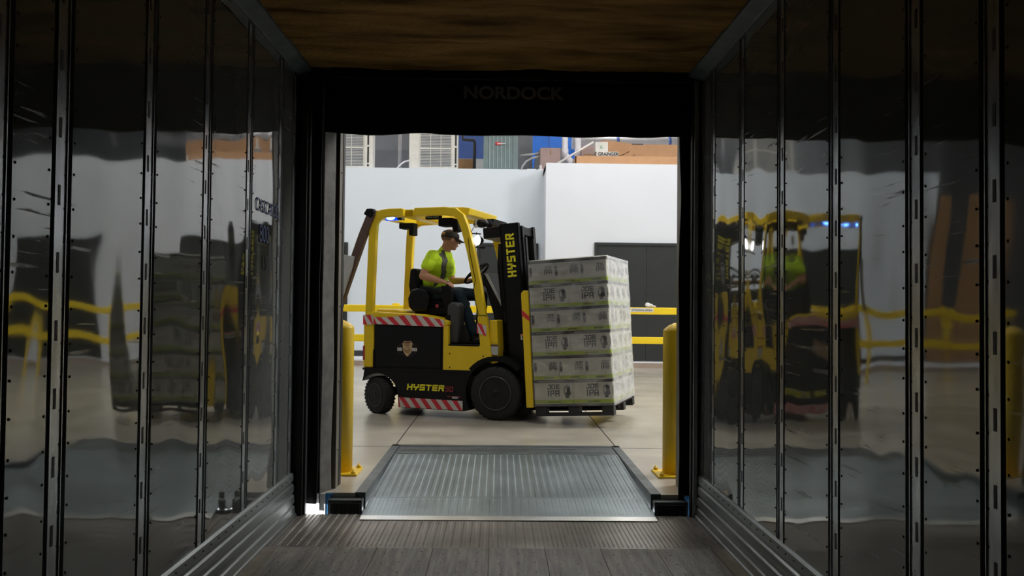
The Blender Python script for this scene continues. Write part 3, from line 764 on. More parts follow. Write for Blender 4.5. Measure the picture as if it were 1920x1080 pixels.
thing('grey_housing', q, 'dark grey machine housing with sloped shoulders behind the dusky box', 'housing', (1.2,20.3,ZL), .01)
for (pts, lab) in (([(.44,18.95,ZL+.40),(.7,18.95,ZL+.43),(.89,18.95,ZL+.45)], 'straight grey conduit right of the condenser unit'),
                   ([(.47,18.85,ZL+.02),(.5,18.85,ZL+.13),(.58,18.85,ZL+.25),(.72,18.85,ZL+.33),(.885,18.85,ZL+.36)], 'curved grey conduit bending up beside the condenser unit')):
    thing('conduit', MB().tube(pts, .022, 'pipegrey', 8), lab, 'conduit', pts[0])
q = MB().box((.90, 18.72, ZL), (1.345, 19.15, ZL+.535), 'pinkbox'); q.box((1.115,18.717,ZL+.38),(1.14,18.72,ZL+.5),'card2')
thing('cardboard_box', q, 'dusky pink square cardboard box in front of the dark housing', 'box', (1.12,18.9,ZL), .004, )
q = MB(); q.lathe([(.06,0),(.06,.03),(.03,.035),(.03,.10),(.015,.12)], 'pipewhite', 16, (.90,18.55,ZL)); q.box((.6,18.53,ZL),(.8,18.6,ZL+.03),'pipewhite')
thing('pipe_cap', q, 'small white pipe cap standing at the inner corner of the roofs', 'pipe cap', (.9,18.55,ZL))
for k, x in enumerate((1.46, 1.76)):
    q = MB().tube([(x,18.9,5.4),(x,18.9,4.72),(x+.02,18.9,4.66),(x+.16,18.9,4.50),(x+.32,18.9,4.40),(x+.5,18.9,4.26)], .068, 'pipewhite', 16)
    q.tube([(x,18.9,4.80),(x,18.9,4.64)], .078, 'pipewhite', 16); q.tube([(x+.16,18.9,4.50),(x+.28,18.9,4.42)], .078, 'pipegrey', 16)
    thing('vent_pipe', q, '%s of two fat white vent pipes bending down onto the roof' % ('left','right')[k], 'pipe', (x,18.9,4.26), group='white vent pipes')
q = MB().tube([(1.20,17.62,4.245),(1.98,17.75,4.74)], .022, 'boxwhite', 10)
thing('plastic_tube', q, 'long thin white tube leaning diagonally on the roof edge', 'tube', (1.2,17.62,4.245))
q = MB()
# long tray box at the roof edge
q.box((1.57, 17.45, ZR_), (3.82, 17.47, ZR_+.165), 'card'); q.box((1.57, 17.85, ZR_), (3.82, 17.87, ZR_+.165), 'card'); q.box((1.57,17.47,ZR_),(3.82,17.85,ZR_+.02),'card')
q.box((1.57,17.45,ZR_),(1.59,17.87,ZR_+.165),'card'); q.box((3.80,17.45,ZR_),(3.82,17.87,ZR_+.165),'card')
q.face([(1.57,17.45,ZR_+.165),(3.82,17.45,ZR_+.165),(3.75,17.60,ZR_+.20),(1.66,17.60,ZR_+.195)], 'card')
thing('cardboard_tray', q, 'long low open cardboard tray at the edge of the right roof', 'box', (2.7,17.66,ZR_))
q = MB(); q.prism([(2.2,4.219),(4.6,4.219),(4.6,4.90),(3.25,4.90),(3.2,4.88),(2.6,4.96),(2.33,4.98),(2.25,4.96)], 18.75, 18.79, 'card')
q.box((2.95,18.745,4.89),(3.2,18.75,4.91),'casek')
thing('cardboard_sheet', q, 'large brown folded cardboard sheet standing behind the other boxes', 'cardboard', (3.2,18.77,4.215))
q = MB(); q.prism([(2.58,4.215),(2.95,4.215),(2.95,4.60),(2.78,4.48),(2.62,4.5)], 18.3, 18.6, 'card2'); q.bar([(2.55,18.3,4.53),(2.82,18.3,4.66)], .02, .2, 'card')
thing('cardboard_box', q, 'small brown open box with one flap up right of the lettered box', 'box', (2.75,18.45,4.215))
q = MB(); q.box((2.07, 17.98, ZR_), (2.54, 18.29, 4.58), 'boxwhite')
o = thing('cardboard_box', q, 'white cardboard box with black lettering behind the long tray', 'box', (2.3,18.2,ZR_), .003)
f_ = font('lettering', 'GRAINGER', .105, 'casek', basis((2.32, 17.977, 4.525), (1,0,0), (0,0,1)), o, .86, bold=.003); f_.location = -Vector(o.location)
q = MB().box((2.14,17.976,4.43),(2.50,17.979,4.455),'caseg').build('print_line', o); q.location = -Vector(o.location)
q = MB(); q.box((2.05, 18.02, 4.582), (2.32, 18.28, 4.80), 'boxwhite')
o = thing('cardboard_box', q, 'small white box with a green mark standing on the lettered box', 'box', (2.18,18.16,4.582), .003)
q = MB().tube([(2.185+.028*math.cos(a), 18.017, 4.69+.028*math.sin(a)) for a in [R(t) for t in range(60,350,24)]], .007, 'green', 6).build('emblem', o); q.location = -Vector(o.location)
q = MB().box((1.80, 18.5, ZR_), (2.12, 18.8, 4.80), 'pinkbox'); thing('cardboard_box', q, 'dusky purple box behind the small white box', 'box', (1.9,18.6,ZR_), .003)
q = MB().box((1.95, 18.0, ZR_), (2.05, 18.3, 4.5), 'card2'); q.box((1.80,17.95,ZR_),(1.95,18.1,4.52),'card2'); thing('cardboard_box', q, 'crumpled brown carton left of the lettered box', 'box', (1.9,18.2,ZR_))
q = MB()
q.tube([(1.8,21.0,5.37),(6.5,21.0,5.37)], .17, 'pipegrey', 20)
for x in (2.9, 4.2, 5.4): q.tube([(x,21.0,5.37),(x+.07,21.0,5.37)], .175, 'bluedim', 20)
q.box((2.4,20.8,ZR_),(2.5,21.2,5.2),'greywall'); q.box((5.4,20.8,ZR_),(5.5,21.2,5.2),'greywall')
thing('duct', q, 'grey horizontal duct with blue bands behind the cardboard', 'duct', (3,21,ZR_))
thing('foam_block', MB().box((3.825, 17.6, ZR_), (4.05, 17.95, 4.40), 'boxwhite'), 'white block at the right end of the cardboard tray', 'block', (3.9,17.8,ZR_), .01)
# stock further right along the hall, seen in the panel reflections
thing('cardboard_box', MB().box((8.0, 17.5, ZR_), (9.2, 18.2, ZR_+.5), 'card'), 'brown cardboard box far along the right roof', 'box', (8.5,17.8,ZR_), .004)

for k, (z, lab) in enumerate(((.144,'lower'),(1.345,'middle'),(2.546,'top'))):
    q = MB(); q.box((-8.2, 18.6, z), (-6.9, 19.8, z+1.19), 'card2'); q.box((-8.2,18.595,z+.5),(-6.9,18.6,z+.53),'card')
    q.box((-8.2,18.6,z-.012),(-6.9,19.8,z),'pallet_bl')
    thing('cardboard_bin', q, 'large brown cardboard bin, %s of three stacked past the left end of the white room' % lab, 'bin', (-7.5,19.2,z-.012), 0, 'stacked cardboard bins')

# ================================================================== FORKLIFT
TH = R(-20.)
FO = Vector((-.0308, 9.008, 0))
fk = empty('forklift', FO, TH, 'yellow and black electric forklift carrying a wrapped pallet load', 'forklift')
def F(name, mb, bevel=0., parent=None, seg=2):
    return mb.build(name, parent or fk, bevel, seg)
V0, V1 = .02, 1.03
def arc(cx_, cz, r, a0, a1, n=12): return [(cx_+r*math.cos(R(a0+(a1-a0)*i/n)), cz+r*math.sin(R(a0+(a1-a0)*i/n))) for i in range(n+1)]
# chassis
poly = [(-1.58,.49),(-1.595,.40)]+arc(-1.41,.20,.255,140,8,10)+[(-1.145,.088),(-.37,.080)]+arc(0,.285,.345,213,128,10)+[(-.25,.52),(-.6,.50)]
p = MB(); p.prism(poly, V0, V1, 'black'); ch = F('chassis', p, .006)
p = MB(); p.prism([(-1.60,.49),(-.26,.50),(-.26,.525),(-1.60,.515)], V0-.008, V1+.008, 'black'); F('belt_ledge', p, .003, ch)
# hazard tape
def hazard(mb, x0, x1, zb, zt, y, n, lean=.1, ph=0.):
    """zb, zt: functions of x"""
    N = n*2; st = (x1-x0)/N
    def clipx(x): return min(max(x, x0), x1)
    for i in range(-2, N+2):
        a = x0+i*st+ph
        xb0, xb1, xt0, xt1 = clipx(a+lean), clipx(a+st+lean), clipx(a), clipx(a+st)
        if max(xb1-xb0, xt1-xt0) < 1e-4: continue
        mb.face([(xb0,y,zb(xb0)),(xb1,y,zb(xb1)),(xt1,y,zt(xt1)),(xt0,y,zt(xt0))], 'red' if i % 2 == 0 else 'tapew')
p = MB(); hazard(p, -1.14, -.375, lambda x: .092-.006*(x+1.14), lambda x: .20-.012*(x+1.14), V0-.003, 6, .085); F('hazard_tape', p, 0, ch)
p = MB(); word(p, 'HYSTER', lambda a,b: (a, V0-.003, b), -1.045, .285, .068, .066, .010, .0165, 'letter_y', .12); F('lettering', p, 0, ch)
p = MB(); word(p, '50', lambda a,b: (a, V0-.003, b), -.585, .285, .058, .042, .010, .010, 'letter_r', .12); F('lettering', p, 0, ch)
p = MB(); p.box((-.50, V0-.003, .212), (-.43, V0-.001, .235), 'palegrey'); p.box((-.56,V0-.003,.23),(-.40,V0-.0015,.238),'letter_r'); F('data_plate', p, 0, ch)
# counterweight / rear body in yellow with the post
p = MB(); p.prism([(-1.60,.515),(-1.47,.515),(-1.465,1.03),(-1.60,1.05)], V0, V1, 'fl_yellow'); cw = F('counterweight', p, .02)
p = MB(); p.box((-1.60,V0-.004,.60),(-1.575,V0-.001,.76),'letter_r'); F('rear_reflector', p, 0, cw)
p = MB(); hazard(p, -1.598, -1.468, lambda x: 1.0, lambda x: 1.11, V0-.012, 1, .09, .03); F('hazard_tape', p, 0, cw)
# battery compartment side
p = MB(); p.prism([(-1.465,.515),(-.61,.52),(-.61,1.01),(-1.465,1.02)], V0+.01, V1-.01, 'black'); bt = F('battery_case', p, .004)
p = MB(); p.prism([(-1.44,.54),(-.64,.54),(-.64,.985),(-1.44,.99)], V0-.002, V0+.012, 'black'); pn = F('side_panel', p, .006, bt)
p = MB(); p.box((-1.455,V0-.004,.52),(-1.47,V0+.02,.72),'blackm'); F('latch', p, .003, bt)
# emblem: tan bearded bust between two white marks on a dark oval
p = MB(); y = V0-.0045
def disc(mb, cx_, cz, rx, rz, yy, m, n=24): mb.face([(cx_+rx*math.cos(2*math.pi*i/n), yy, cz+rz*math.sin(2*math.pi*i/n)) for i in range(n)], m)
disc(p, -1.045, .735, .125, .075, y+.001, 'darkred'); disc(p, -1.045, .735, .118, .068, y+.0005, 'black')
p.face([(-1.105,y,.80),(-1.09,y,.70),(-1.05,y,.655),(-1.035,y,.655),(-.995,y,.70),(-.98,y,.80),(-1.0,y,.825),(-1.085,y,.825)], 'tan')
for (a, b) in ((-1.165,-1.105),(-.985,-.92)): [p.box((a+i*.0155,y-.0005,.712+.004*(i%2)),(a+i*.0155+.011,y,.752-.003*(i%2)),'boxwhite') for i in range(4)]
disc(p, -1.045, .79, .030, .026, y-.001, 'card2', 14); disc(p, -1.045, .722, .034, .034, y-.001, 'card2', 14); disc(p, -1.045, .745, .020, .016, y-.002, 'tan', 12); p.box((-1.09,y-.002,.806),(-1.0,y-.001,.816),'darkred')
F('emblem', p, 0, pn)
# hood
p = MB(); p.prism([(-1.58,1.05),(-1.465,1.02),(-.60,.99),(-.555,1.0),(-.55,1.055),(-.68,1.085),(-.92,1.125),(-1.05,1.13),(-1.30,1.14),(-1.50,1.15),(-1.58,1.13)], V0-.01, V1+.01, 'fl_yellow'); hoo = F('hood', p, .02, None, 3)
p = MB(); hazard(p, -1.462, -.60, lambda x: 1.008-.020*(x+1.46)/.86, lambda x: 1.085+(.028 if x > -1.30 else 0)*min(1,(x+1.30)/.25)-max(0,(x+.93)*.14), V0-.014, 6, .095, .02); F('hazard_tape', p, 0, hoo)
p = MB(); p.prism([(-1.52,1.13),(-1.12,1.12),(-1.14,1.165),(-1.25,1.18),(-1.46,1.18)], .1, .95, 'fl_yellow'); F('hood_hump', p, .02, hoo)
# cowl and step
for (a, b) in ((V0-.006, V0+.05), (V1-.05, V1+.006)):
    p = MB(); p.prism([(-.612,.505),(-.612,1.0),(-.555,1.0),(-.548,.79),(-.180,.80),(-.215,1.10),(-.105,1.10),(-.04,.62)]+arc(0,.285,.352,107,134,5)+[(-.28,.505)], a, b, 'fl_yellow')
    cw_ = F('side_cowl', p, .006)
    for (x, z) in ((-.53,.70),(-.53,.55),(-.14,.68)):
        q = MB(); q.lathe([(.008,0),(.008,.004)], 'blackm', 10, (x, a-.004 if a < .5 else b, z), 'y'); F('bolt', q, 0, cw_)
p = MB(); p.box((-.555,V0+.05,.52),(-.05,V1-.05,.785),'blackm'); F('cab_floor', p, .004)
p = MB(); p.box((-.545,V0-.01,.785),(-.185,V0+.10,.803),'blackm'); F('step_edge', p, .003)
p = MB(); p.prism([(-.09,1.07),(.0,1.07),(.02,.62),(-.06,.60)], V0+.03, V1-.03, 'fl_yellow'); F('front_cowl', p, .008)
p = MB(); hazard(p, -.215, -.105, lambda x: .93-.3*(x+.215), lambda x: 1.04-.3*(x+.215), V0-.012, 1, .075, .0); F('hazard_tape', p)
p = MB(); p.box((-.62,.75,.785),(-.50,.85,.95),'fl_yellow'); F('inner_bracket', p, .01)
# seat and seat base
p = MB(); p.box((-1.08,.25,1.12),(-.60,.76,1.20),'blackm'); F('seat_base', p, .02)
st = F('seat_cushion', MB().box((-1.06,.27,1.19),(-.58,.74,1.285),'blackm'), .035, None, 4)
p = MB(); p.prism([(-1.13,1.25),(-1.03,1.25),(-1.04,1.45),(-1.075,1.645),(-1.15,1.645),(-1.17,1.45)], .27, .74, 'blackm'); F('seat_backrest', p, .03, None, 4)
for a, b in ((.17,.26),(.75,.84)):
    p = MB(); p.prism([(-1.12,1.20),(-1.06,1.15),(-.90,1.15),(-.86,1.30),(-.90,1.40),(-1.0,1.42),(-1.09,1.40),(-1.13,1.30)], a, b, 'black'); F('hip_restraint', p, .03, None, 3)
p = MB(); p.prism([(-1.0,1.40),(-.72,1.34),(-.70,1.38),(-.98,1.45)], .19, .25, 'blackm'); F('armrest', p, .012)
p = MB(); p.prism([(-.72,1.445),(-.60,1.445),(-.585,1.38),(-.60,1.16),(-.66,1.16),(-.70,1.3)], .17, .27, 'blackm'); js = F('control_console', p, .015)
q = MB(); q.limb([(-.655,.21,1.44),(-.65,.21,1.478)], [.014,.02], 'black'); F('joystick', q, 0, js)
p = MB(); p.prism([(-.615,.80),(-.605,1.15),(-.60,1.235),(-.55,1.262),(-.48,1.255),(-.455,1.22),(-.46,1.0),(-.475,.80)], .085, .26, 'shroud'); F('seat_shroud', p, .03, None, 4)
p = MB(); p.box((-.62,V0+.06,.79),(-.56,V1-.06,1.12),'blackm'); F('battery_bulkhead', p, .004)
p = MB(); p.box((-.775,.163,1.20),(-.74,.169,1.235),'letter_r'); F('seat_decal', p)
# dash, steering
p = MB(); p.prism([(-.30,1.58),(-.24,1.60),(-.02,1.18),(.0,.80),(-.08,.80),(-.16,1.15)], .34, .86, 'black'); ds = F('dashboard', p, .015)
p = MB(); p.prism([(-.262,1.590),(-.222,1.578),(-.035,1.22),(-.045,1.20)], .335, .342, 'palegrey'); F('dash_edge', p, 0, ds)
sw = MB(); c = Vector((-.43,.53,1.595)); ex = Vector((.75,0,.66)).normalized(); ey = Vector((0,1,0))
sw.tube([c+ex*.165*math.cos(a)+ey*.165*math.sin(a) for a in [2*math.pi*i/32 for i in range(32)]], .014, 'blackm', 10, closed=True)
nz = ex.cross(ey)
for a in (0, 2.1, 4.2): sw.tube([c-nz*-.01, c+ex*.16*math.cos(a)+ey*.16*math.sin(a)], .010, 'blackm', 8)
sw.ell(c, (.045,.045,.03), 'blackm'); w_ = F('steering_wheel', sw)
q = MB(); q.tube([c, c+Vector((.22,0,-.24))], .028, 'blackm', 12); F('steering_column', q)
# overhead guard
def guard_side(y, wd, inn):
    p = MB(); p.bar([(-1.535,y,1.04),(-1.505,y,1.96),(-1.495,y,2.14),(-1.46,y,2.215),(-1.38,y,2.255),(-1.30,y,2.262),(-1.135,y,2.262)], .092, wd, 'fl_yellow'); F('rear_pillar', p, .01)
    p = MB(); p.bar([(-.985,y,2.262),(-.62,y,2.262),(-.50,y,2.248),(-.43,y,2.195),(-.372,y,2.06),(-.30,y,1.80),(-.225,y,1.46),(-.16,y,1.08)], .092, wd, 'fl_yellow'); F('front_pillar', p, .01)
    p = MB(); p.bar([(-1.25,inn,2.25),(-.85,inn,2.25)], .075, .03, 'fl_yellow'); F('guard_rail_link', p, .004)
guard_side(.05, .07, .10); guard_side(1.0, .07, .95)
for y in (.05, 1.0):   # gussets at the rear corners
    p = MB(); p.prism([(-1.49,1.98)]+arc(-1.33,2.08,.13,180,90,6)+[(-1.12,2.215),(-1.12,2.3),(-1.50,2.25)], y-.028, y+.028, 'fl_yellow'); F('gusset', p, .003)
p = MB(); p.box((-1.50,.085,2.205),(-1.40,.965,2.30),'fl_yellow')
cb = F('cross_beam', p, .008)
p = MB(); p.prism([(-1.16,2.21),(-1.02,2.21),(-1.02,2.30),(-1.16,2.30)], .085, .965, 'fl_yellow'); F('cross_beam', p, .008)
p = MB(); p.prism([(-.60,2.24),(-.42,2.205),(-.36,2.225),(-.345,2.295),(-.42,2.306),(-.60,2.310)], .086, .964, 'fl_yellow'); F('cross_beam', p, .008)
for x in (-.92,-.80,-.68): F('guard_slat', MB().box((x,.085,2.265),(x+.025,.965,2.295),'fl_yellow'), .003)
for i in range(3): F('guard_slot', MB().box((-1.36+i*.1,.968,2.235),(-1.29+i*.1,.972,2.25),'letter_y'))
# lights
p = MB(); p.tube([(-1.40,.16,2.215),(-1.24,.16,2.215)], .030, 'lampb2', 14); bl = F('blue_spot_light', p)
p = MB(); p.ell((-1.325,.115,2.214), (.055,.02,.025), 'lampb'); F('lens', p, 0, bl)
p = MB(); p.box((-1.24,.12,2.19),(-1.19,.2,2.24),'blackm'); p.ell((-1.19,.15,2.21),(.02,.03,.02),'palegrey'); F('lamp_bracket', p, 0, bl)
p = MB(); p.box((-1.44,.55,2.13),(-1.28,.70,2.20),'blackm'); p.box((-1.31,.55,2.05),(-1.25,.68,2.20),'blackm'); F('warning_speaker', p, .012)
p = MB(); p.box((-.89,.10,2.182),(-.70,.16,2.235),'blackm'); lb = F('light_bar', p, .014)
p = MB(); p.box((-.87,.094,2.195),(-.80,.1,2.222),'grey'); p.box((-.79,.094,2.195),(-.72,.1,2.222),'grey'); F('lens', p, 0, lb)
p = MB(); p.box((-.75,.15,2.11),(-.58,.34,2.20),'blackm'); p.prism([(-.57,2.04),(-.50,2.06),(-.52,2.18),(-.60,2.18)], .15,.3,'blackm'); F('guard_control_box', p, .008)
p = MB(); p.lathe([(.028,-.012),(.052,.0),(.056,.03),(.035,.06),(.012,.075)], 'black', 24, (0,0,0), 'x')
for v in p.v: v += Vector((-.315,.24,1.945))
hl = F('head_light', p)
p = MB(); p.ell((-.285,.170,1.945), (.038,.012,.056), 'lampw'); F('lens', p, 0, hl)
p = MB(); p.tube([(-.40,.12,2.00),(-.34,.15,2.02),(-.27,.24,2.02)], .007, 'blackm', 6); p.tube([(-.38,.15,1.97),(-.33,.19,1.87),(-.22,.24,1.865)], .009, 'blackm', 6); p.box((-.40,.08,1.93),(-.34,.16,2.02),'blackm'); p.tube([(-.32,.235,2.04),(-.31,.235,1.86)], .006,'blackm',6); F('lamp_bracket', p, 0, hl)
p = MB(); p.ell((-.33,.42,2.155), (.085,.07,.05), 'black'); p.ell((-.39,.38,2.15), (.03,.03,.045), 'chrome'); p.ell((-.27,.50,2.155), (.05,.05,.05), 'blackm'); p.box((-.30,.5,2.15),(-.22,.95,2.215),'blackm'); wl_ = F('work_light', p)
p = MB(); p.ell((-.375,.36,2.12), (.018,.018,.02), 'lens'); F('lens', p, 0, wl_)
# wiring clipped along the pillar
p = MB(); p.tube([(-.30,.09,2.08),(-.33,.013,1.95),(-.31,.012,1.80),(-.24,.012,1.50),(-.27,.012,1.36),(-.22,.012,1.2),(-.2,.012,1.12),(-.1,.012,1.12)], .004, 'blackm', 5); F('cable', p)
# rear arm: brown beam with a pale plate
p = MB(); p.bar([(-1.50,.02,2.27),(-1.62,.02,2.0),(-1.93,.02,1.18)], .10, .06, 'brown'); ar = F('rear_arm', p, .008)
p = MB(); p.prism([(-1.60,2.25),(-1.56,2.31),(-1.49,2.31),(-1.46,2.27),(-1.50,2.2)], -.02, .06, 'blackm'); F('arm_pivot', p, .01, ar)
p = MB(); p.prism([(-1.84,1.79),(-1.70,1.77),(-1.72,1.66),(-1.88,1.20),(-1.93,1.26)], -.035, -.012, 'palegrey'); F('arm_plate', p, .004, ar)
# wheels
def wheel(x, y, r, wd, steer, name):
    e = empty(name, (x, y, r)); e.rotation_euler = (0,0,steer); e.parent = fk
    t = MB().lathe([(r*.62,-wd*.42),(r*.9,-wd*.5),(r*.985,-wd*.4),(r,-wd*.25),(r,wd*.25),(r*.985,wd*.4),(r*.9,wd*.5),(r*.62,wd*.42)], 'tire', 48, ax='y')
    for i in range(30):
        a = 2*math.pi*i/30
        m4 = Matrix.Rotation(a, 4, 'Y') @ Matrix.Translation((0,0,r*.995))
        for s_ in (-1,1):
            q = [(-.008,s_*wd*.06,.0),(.010,s_*wd*.06,.0),(.022,s_*wd*.46,-.006),(.004,s_*wd*.46,-.006)]
            lo = [t.pt(m4 @ Vector(v)) for v in q]; hi = [t.pt(m4 @ (Vector(v)+Vector((0,0,.007)))) for v in q]
            t.fi(hi, 'tire'); 
            for j in range(4): t.fi([lo[j],lo[(j+1)%4],hi[(j+1)%4],hi[j]], 'tire')
    t.build('tyre', e)
    q = MB().lathe([(r*.62,-wd*.44),(r*.64,-wd*.47),(r*.60,-wd*.47),(r*.56,-wd*.30),(r*.40,-wd*.26),(r*.36,-wd*.34),(r*.16,-wd*.36),(r*.13,-wd*.45),(.002,-wd*.46)], 'rim', 40, ax='y', mats=['rimedge','rimedge','rim','rim','rim','rim','rim','rim'])
    q.lathe([(.002,wd*.2),(r*.6,wd*.2),(r*.62,wd*.44)], 'rim', 24, ax='y')
    for i in range(6): q.lathe([(.012,-wd*.38),(.012,-wd*.33)], 'rimedge', 6, (r*.27*math.cos(i*math.pi/3), 0, r*.27*math.sin(i*math.pi/3)), 'y')
    q.build('rim', e)
    return e
wheel(0, .105, .288, .20, 0, 'front_wheel'); wheel(0, .945, .288, .20, 0, 'front_wheel')
wheel(-1.425, .105, .208, .145, R(-26), 'rear_wheel'); wheel(-1.41, .93, .208, .145, R(-26), 'rear_wheel')
p = MB(); p.tube([(0,.18,.288),(0,.87,.288)], .07, 'blackm', 16); p.tube([(-1.41,.18,.22),(-1.41,.87,.22)], .05, 'blackm', 16); p.box((-.3,.25,.12),(.1,.8,.5),'blackm'); p.box((-1.15,.1,.09),(-.4,.95,.11),'blackm'); F('axle', p)
p = MB(); p.prism(arc(0,.285,.40,140,45,10)+arc(0,.285,.345,45,140,10), V0-.01, .22, 'blackm'); F('mudguard', p, .004)
p = MB(); p.prism(arc(0,.285,.40,140,45,10)+arc(0,.285,.345,45,140,10), .82, V1+.01, 'blackm'); F('mudguard', p, .004)

# mast: local frame leaning back
TL = R(4.9)
mt = Matrix.Translation((.36,0,.07)) @ Matrix.Rotation(-TL, 4, 'Y')
mast = fk
def Mst(name, mb, bevel=0., parent=None): return mb.build(name, parent or mast, bevel)
for s_, y0 in ((1,.17),(-1,.79)):
    p = MB(mt)
    a, b = sorted((y0, y0+s_*.022)); p.box((-.215, a, 0), (0, b, 2.07), 'black')
    a, b = sorted((y0, y0+s_*.075)); p.box((-.215, a, 0), (-.195, b, 2.07), 'black'); p.box((-.02, a, 0), (0, b, 2.07), 'black')
    r1 = Mst('outer_rail', p, .003)
    p = MB(mt); a, b = sorted((y0+s_*.08, y0+s_*.10)); p.box((-.185, a, .03), (.02, b, 2.04), 'black')
    a, b = sorted((y0+s_*.08, y0+s_*.14)); p.box((.0, a, .03), (.02, b, 2.04), 'rim'); Mst('inner_rail', p, .003)
    p = MB(mt); a, b = sorted((y0+s_*.145, y0+s_*.20)); p.box((.01, a, .05), (.032, b, 1.92), 'rim'); Mst('inner_rail', p, .003)
    p = MB(mt); p.tube([(-.17, y0+s_*.16, .05), (-.17, y0+s_*.16, 1.55)], .036, 'black', 16); cy = Mst('lift_cylinder', p)
    p = MB(mt); p.tube([(-.17, y0+s_*.16, 1.55), (-.17, y0+s_*.16, 1.92)], .020, 'chrome', 12); Mst('cylinder_rod', p, 0, cy)
    p = MB(mt); p.tube([(-.16, y0+s_*.2, .5), (-.16, y0+s_*.2, 1.2), (-.13, y0+s_*.22, 1.6), (-.17, y0+s_*.24, 1.8)], .013, 'blackm', 8); Mst('hose', p)
    if s_ == 1:
        for k_ in range(3):
            p = MB(mt); p.tube([(-.235-k_*.022,.20+k_*.02,.55),(-.225-k_*.022,.20+k_*.02,1.2),(-.235-k_*.024,.20+k_*.02,1.62),(-.215-k_*.015,.22,1.86)], .014, 'blackm', 8); Mst('hose', p)
        p = MB(mt); word(p, 'HYSTER', lambda a,b: (-.055-b, y0-.002, a+.0), 1.485, .0, .100, .066, .015, .020, 'letter_y', .0)
        Mst('lettering', p, 0, r1)
        p = MB(mt); p.box((-.06,y0-.002,.80),(-.01,y0-.0005,.86),'boxwhite'); p.box((-.055,y0-.003,.845),(-.015,y0-.002,.857),'orange'); p.box((-.045,y0-.003,.81),(-.02,y0-.002,.838),'casek'); Mst('warning_sticker', p, 0, r1)
for z, x0, x1 in ((1.93,-.41,-.20),(1.0,-.24,-.19),(.22,-.22,-.03)):
    p = MB(mt); p.box((x0, .17, z), (x1, .79, z+.12), 'black'); Mst('cross_member', p, .006)
p = MB(mt); p.box((-.06,.25,1.95),(.0,.71,2.04),'black'); Mst('cross_member', p, .004)
for y in (.24,.74):
    p = MB(); p.tube([(-.10,y,.62),(.14,y,.80)], .035, 'blackm', 14); F('tilt_cylinder', p)
p = MB(); p.box((-.06,.03,.70),(.02,.05,.80),'palegrey'); p.box((-.06,.029,.79),(.02,.03,.81),'brown'); F('capacity_plate', p)
# load frame used by carriage, forks, pallet and cases
TL2 = R(3.5)
lt = Matrix.Translation((.474, -.045, .076)) @ Matrix.Rotation(-TL2, 4, 'Y')
p = MB(lt)
for z in (.16,.62): p.box((-.07, .20, z), (-.03, .90, z+.11), 'black')
cg = Mst('carriage', p, .004)
p = MB(lt)
for y in (.27,.40,.53,.66,.79): p.box((-.055, y, .7), (-.035, y+.02, 1.30), 'black')
p.box((-.06,.1,1.28),(-.03,1.0,1.32),'black'); p.box((-.06,.1,.66),(-.03,1.0,.70),'black'); Mst('load_backrest', p, .003)
for y in (.0, 1.04):
    p = MB(lt); p.prism([(-.098,.09),(-.018,.09),(-.015,1.27),(-.03,1.315),(-.07,1.32),(-.098,1.29)], y, y+.06, 'fl_yellow'); sa = Mst('side_arm', p, .008)
    if y == 0:
        q = MB(lt); q.face([(-.098,y-.002,1.06),(-.016,y-.002,.99),(-.016,y-.002,1.04),(-.098,y-.002,1.12)],'red'); Mst('hazard_tape', q, 0, sa)
for y in (.36,.68):
    p = MB(lt); p.box((-.03,y,.035),(.80,y+.11,.065),'blackm'); p.box((-.03,y,.065),(-.002,y+.11,.70),'blackm'); Mst('fork', p, .006)

# ================================================================== LOAD
FM = Matrix.Translation(FO) @ Matrix.Rotation(TH, 4, 'Z')
LM = FM @ lt
PL, PW = .83, 1.106
# pallet: black plastic, feet joined by runners
p = MB()
for i in range(7): p.box((0, i*PW/7+.008, .095), (PL, (i+1)*PW/7-.008, .125), 'pallet_bl')
for x in (0, PL-.10, PL/2-.05): p.box((x, 0, .085), (x+.10, PW, .105), 'pallet_bl')
pal = tag(p.build('pallet'), 'black plastic pallet under the wrapped stack of cases, raised on the forks', 'pallet')
pal.matrix_world = LM
for yy in (.0, PW/2-.055, PW-.11):
    q = MB().box((.0, yy, .0), (PL, yy+.11, .028), 'pallet_bl').build('runner', pal, .004)
    for xx in (0, PL/2-.06, PL-.12):
        MB().box((xx, yy, .024), (xx+.12, yy+.11, .10), 'pallet_bl').build('foot', pal, .006)
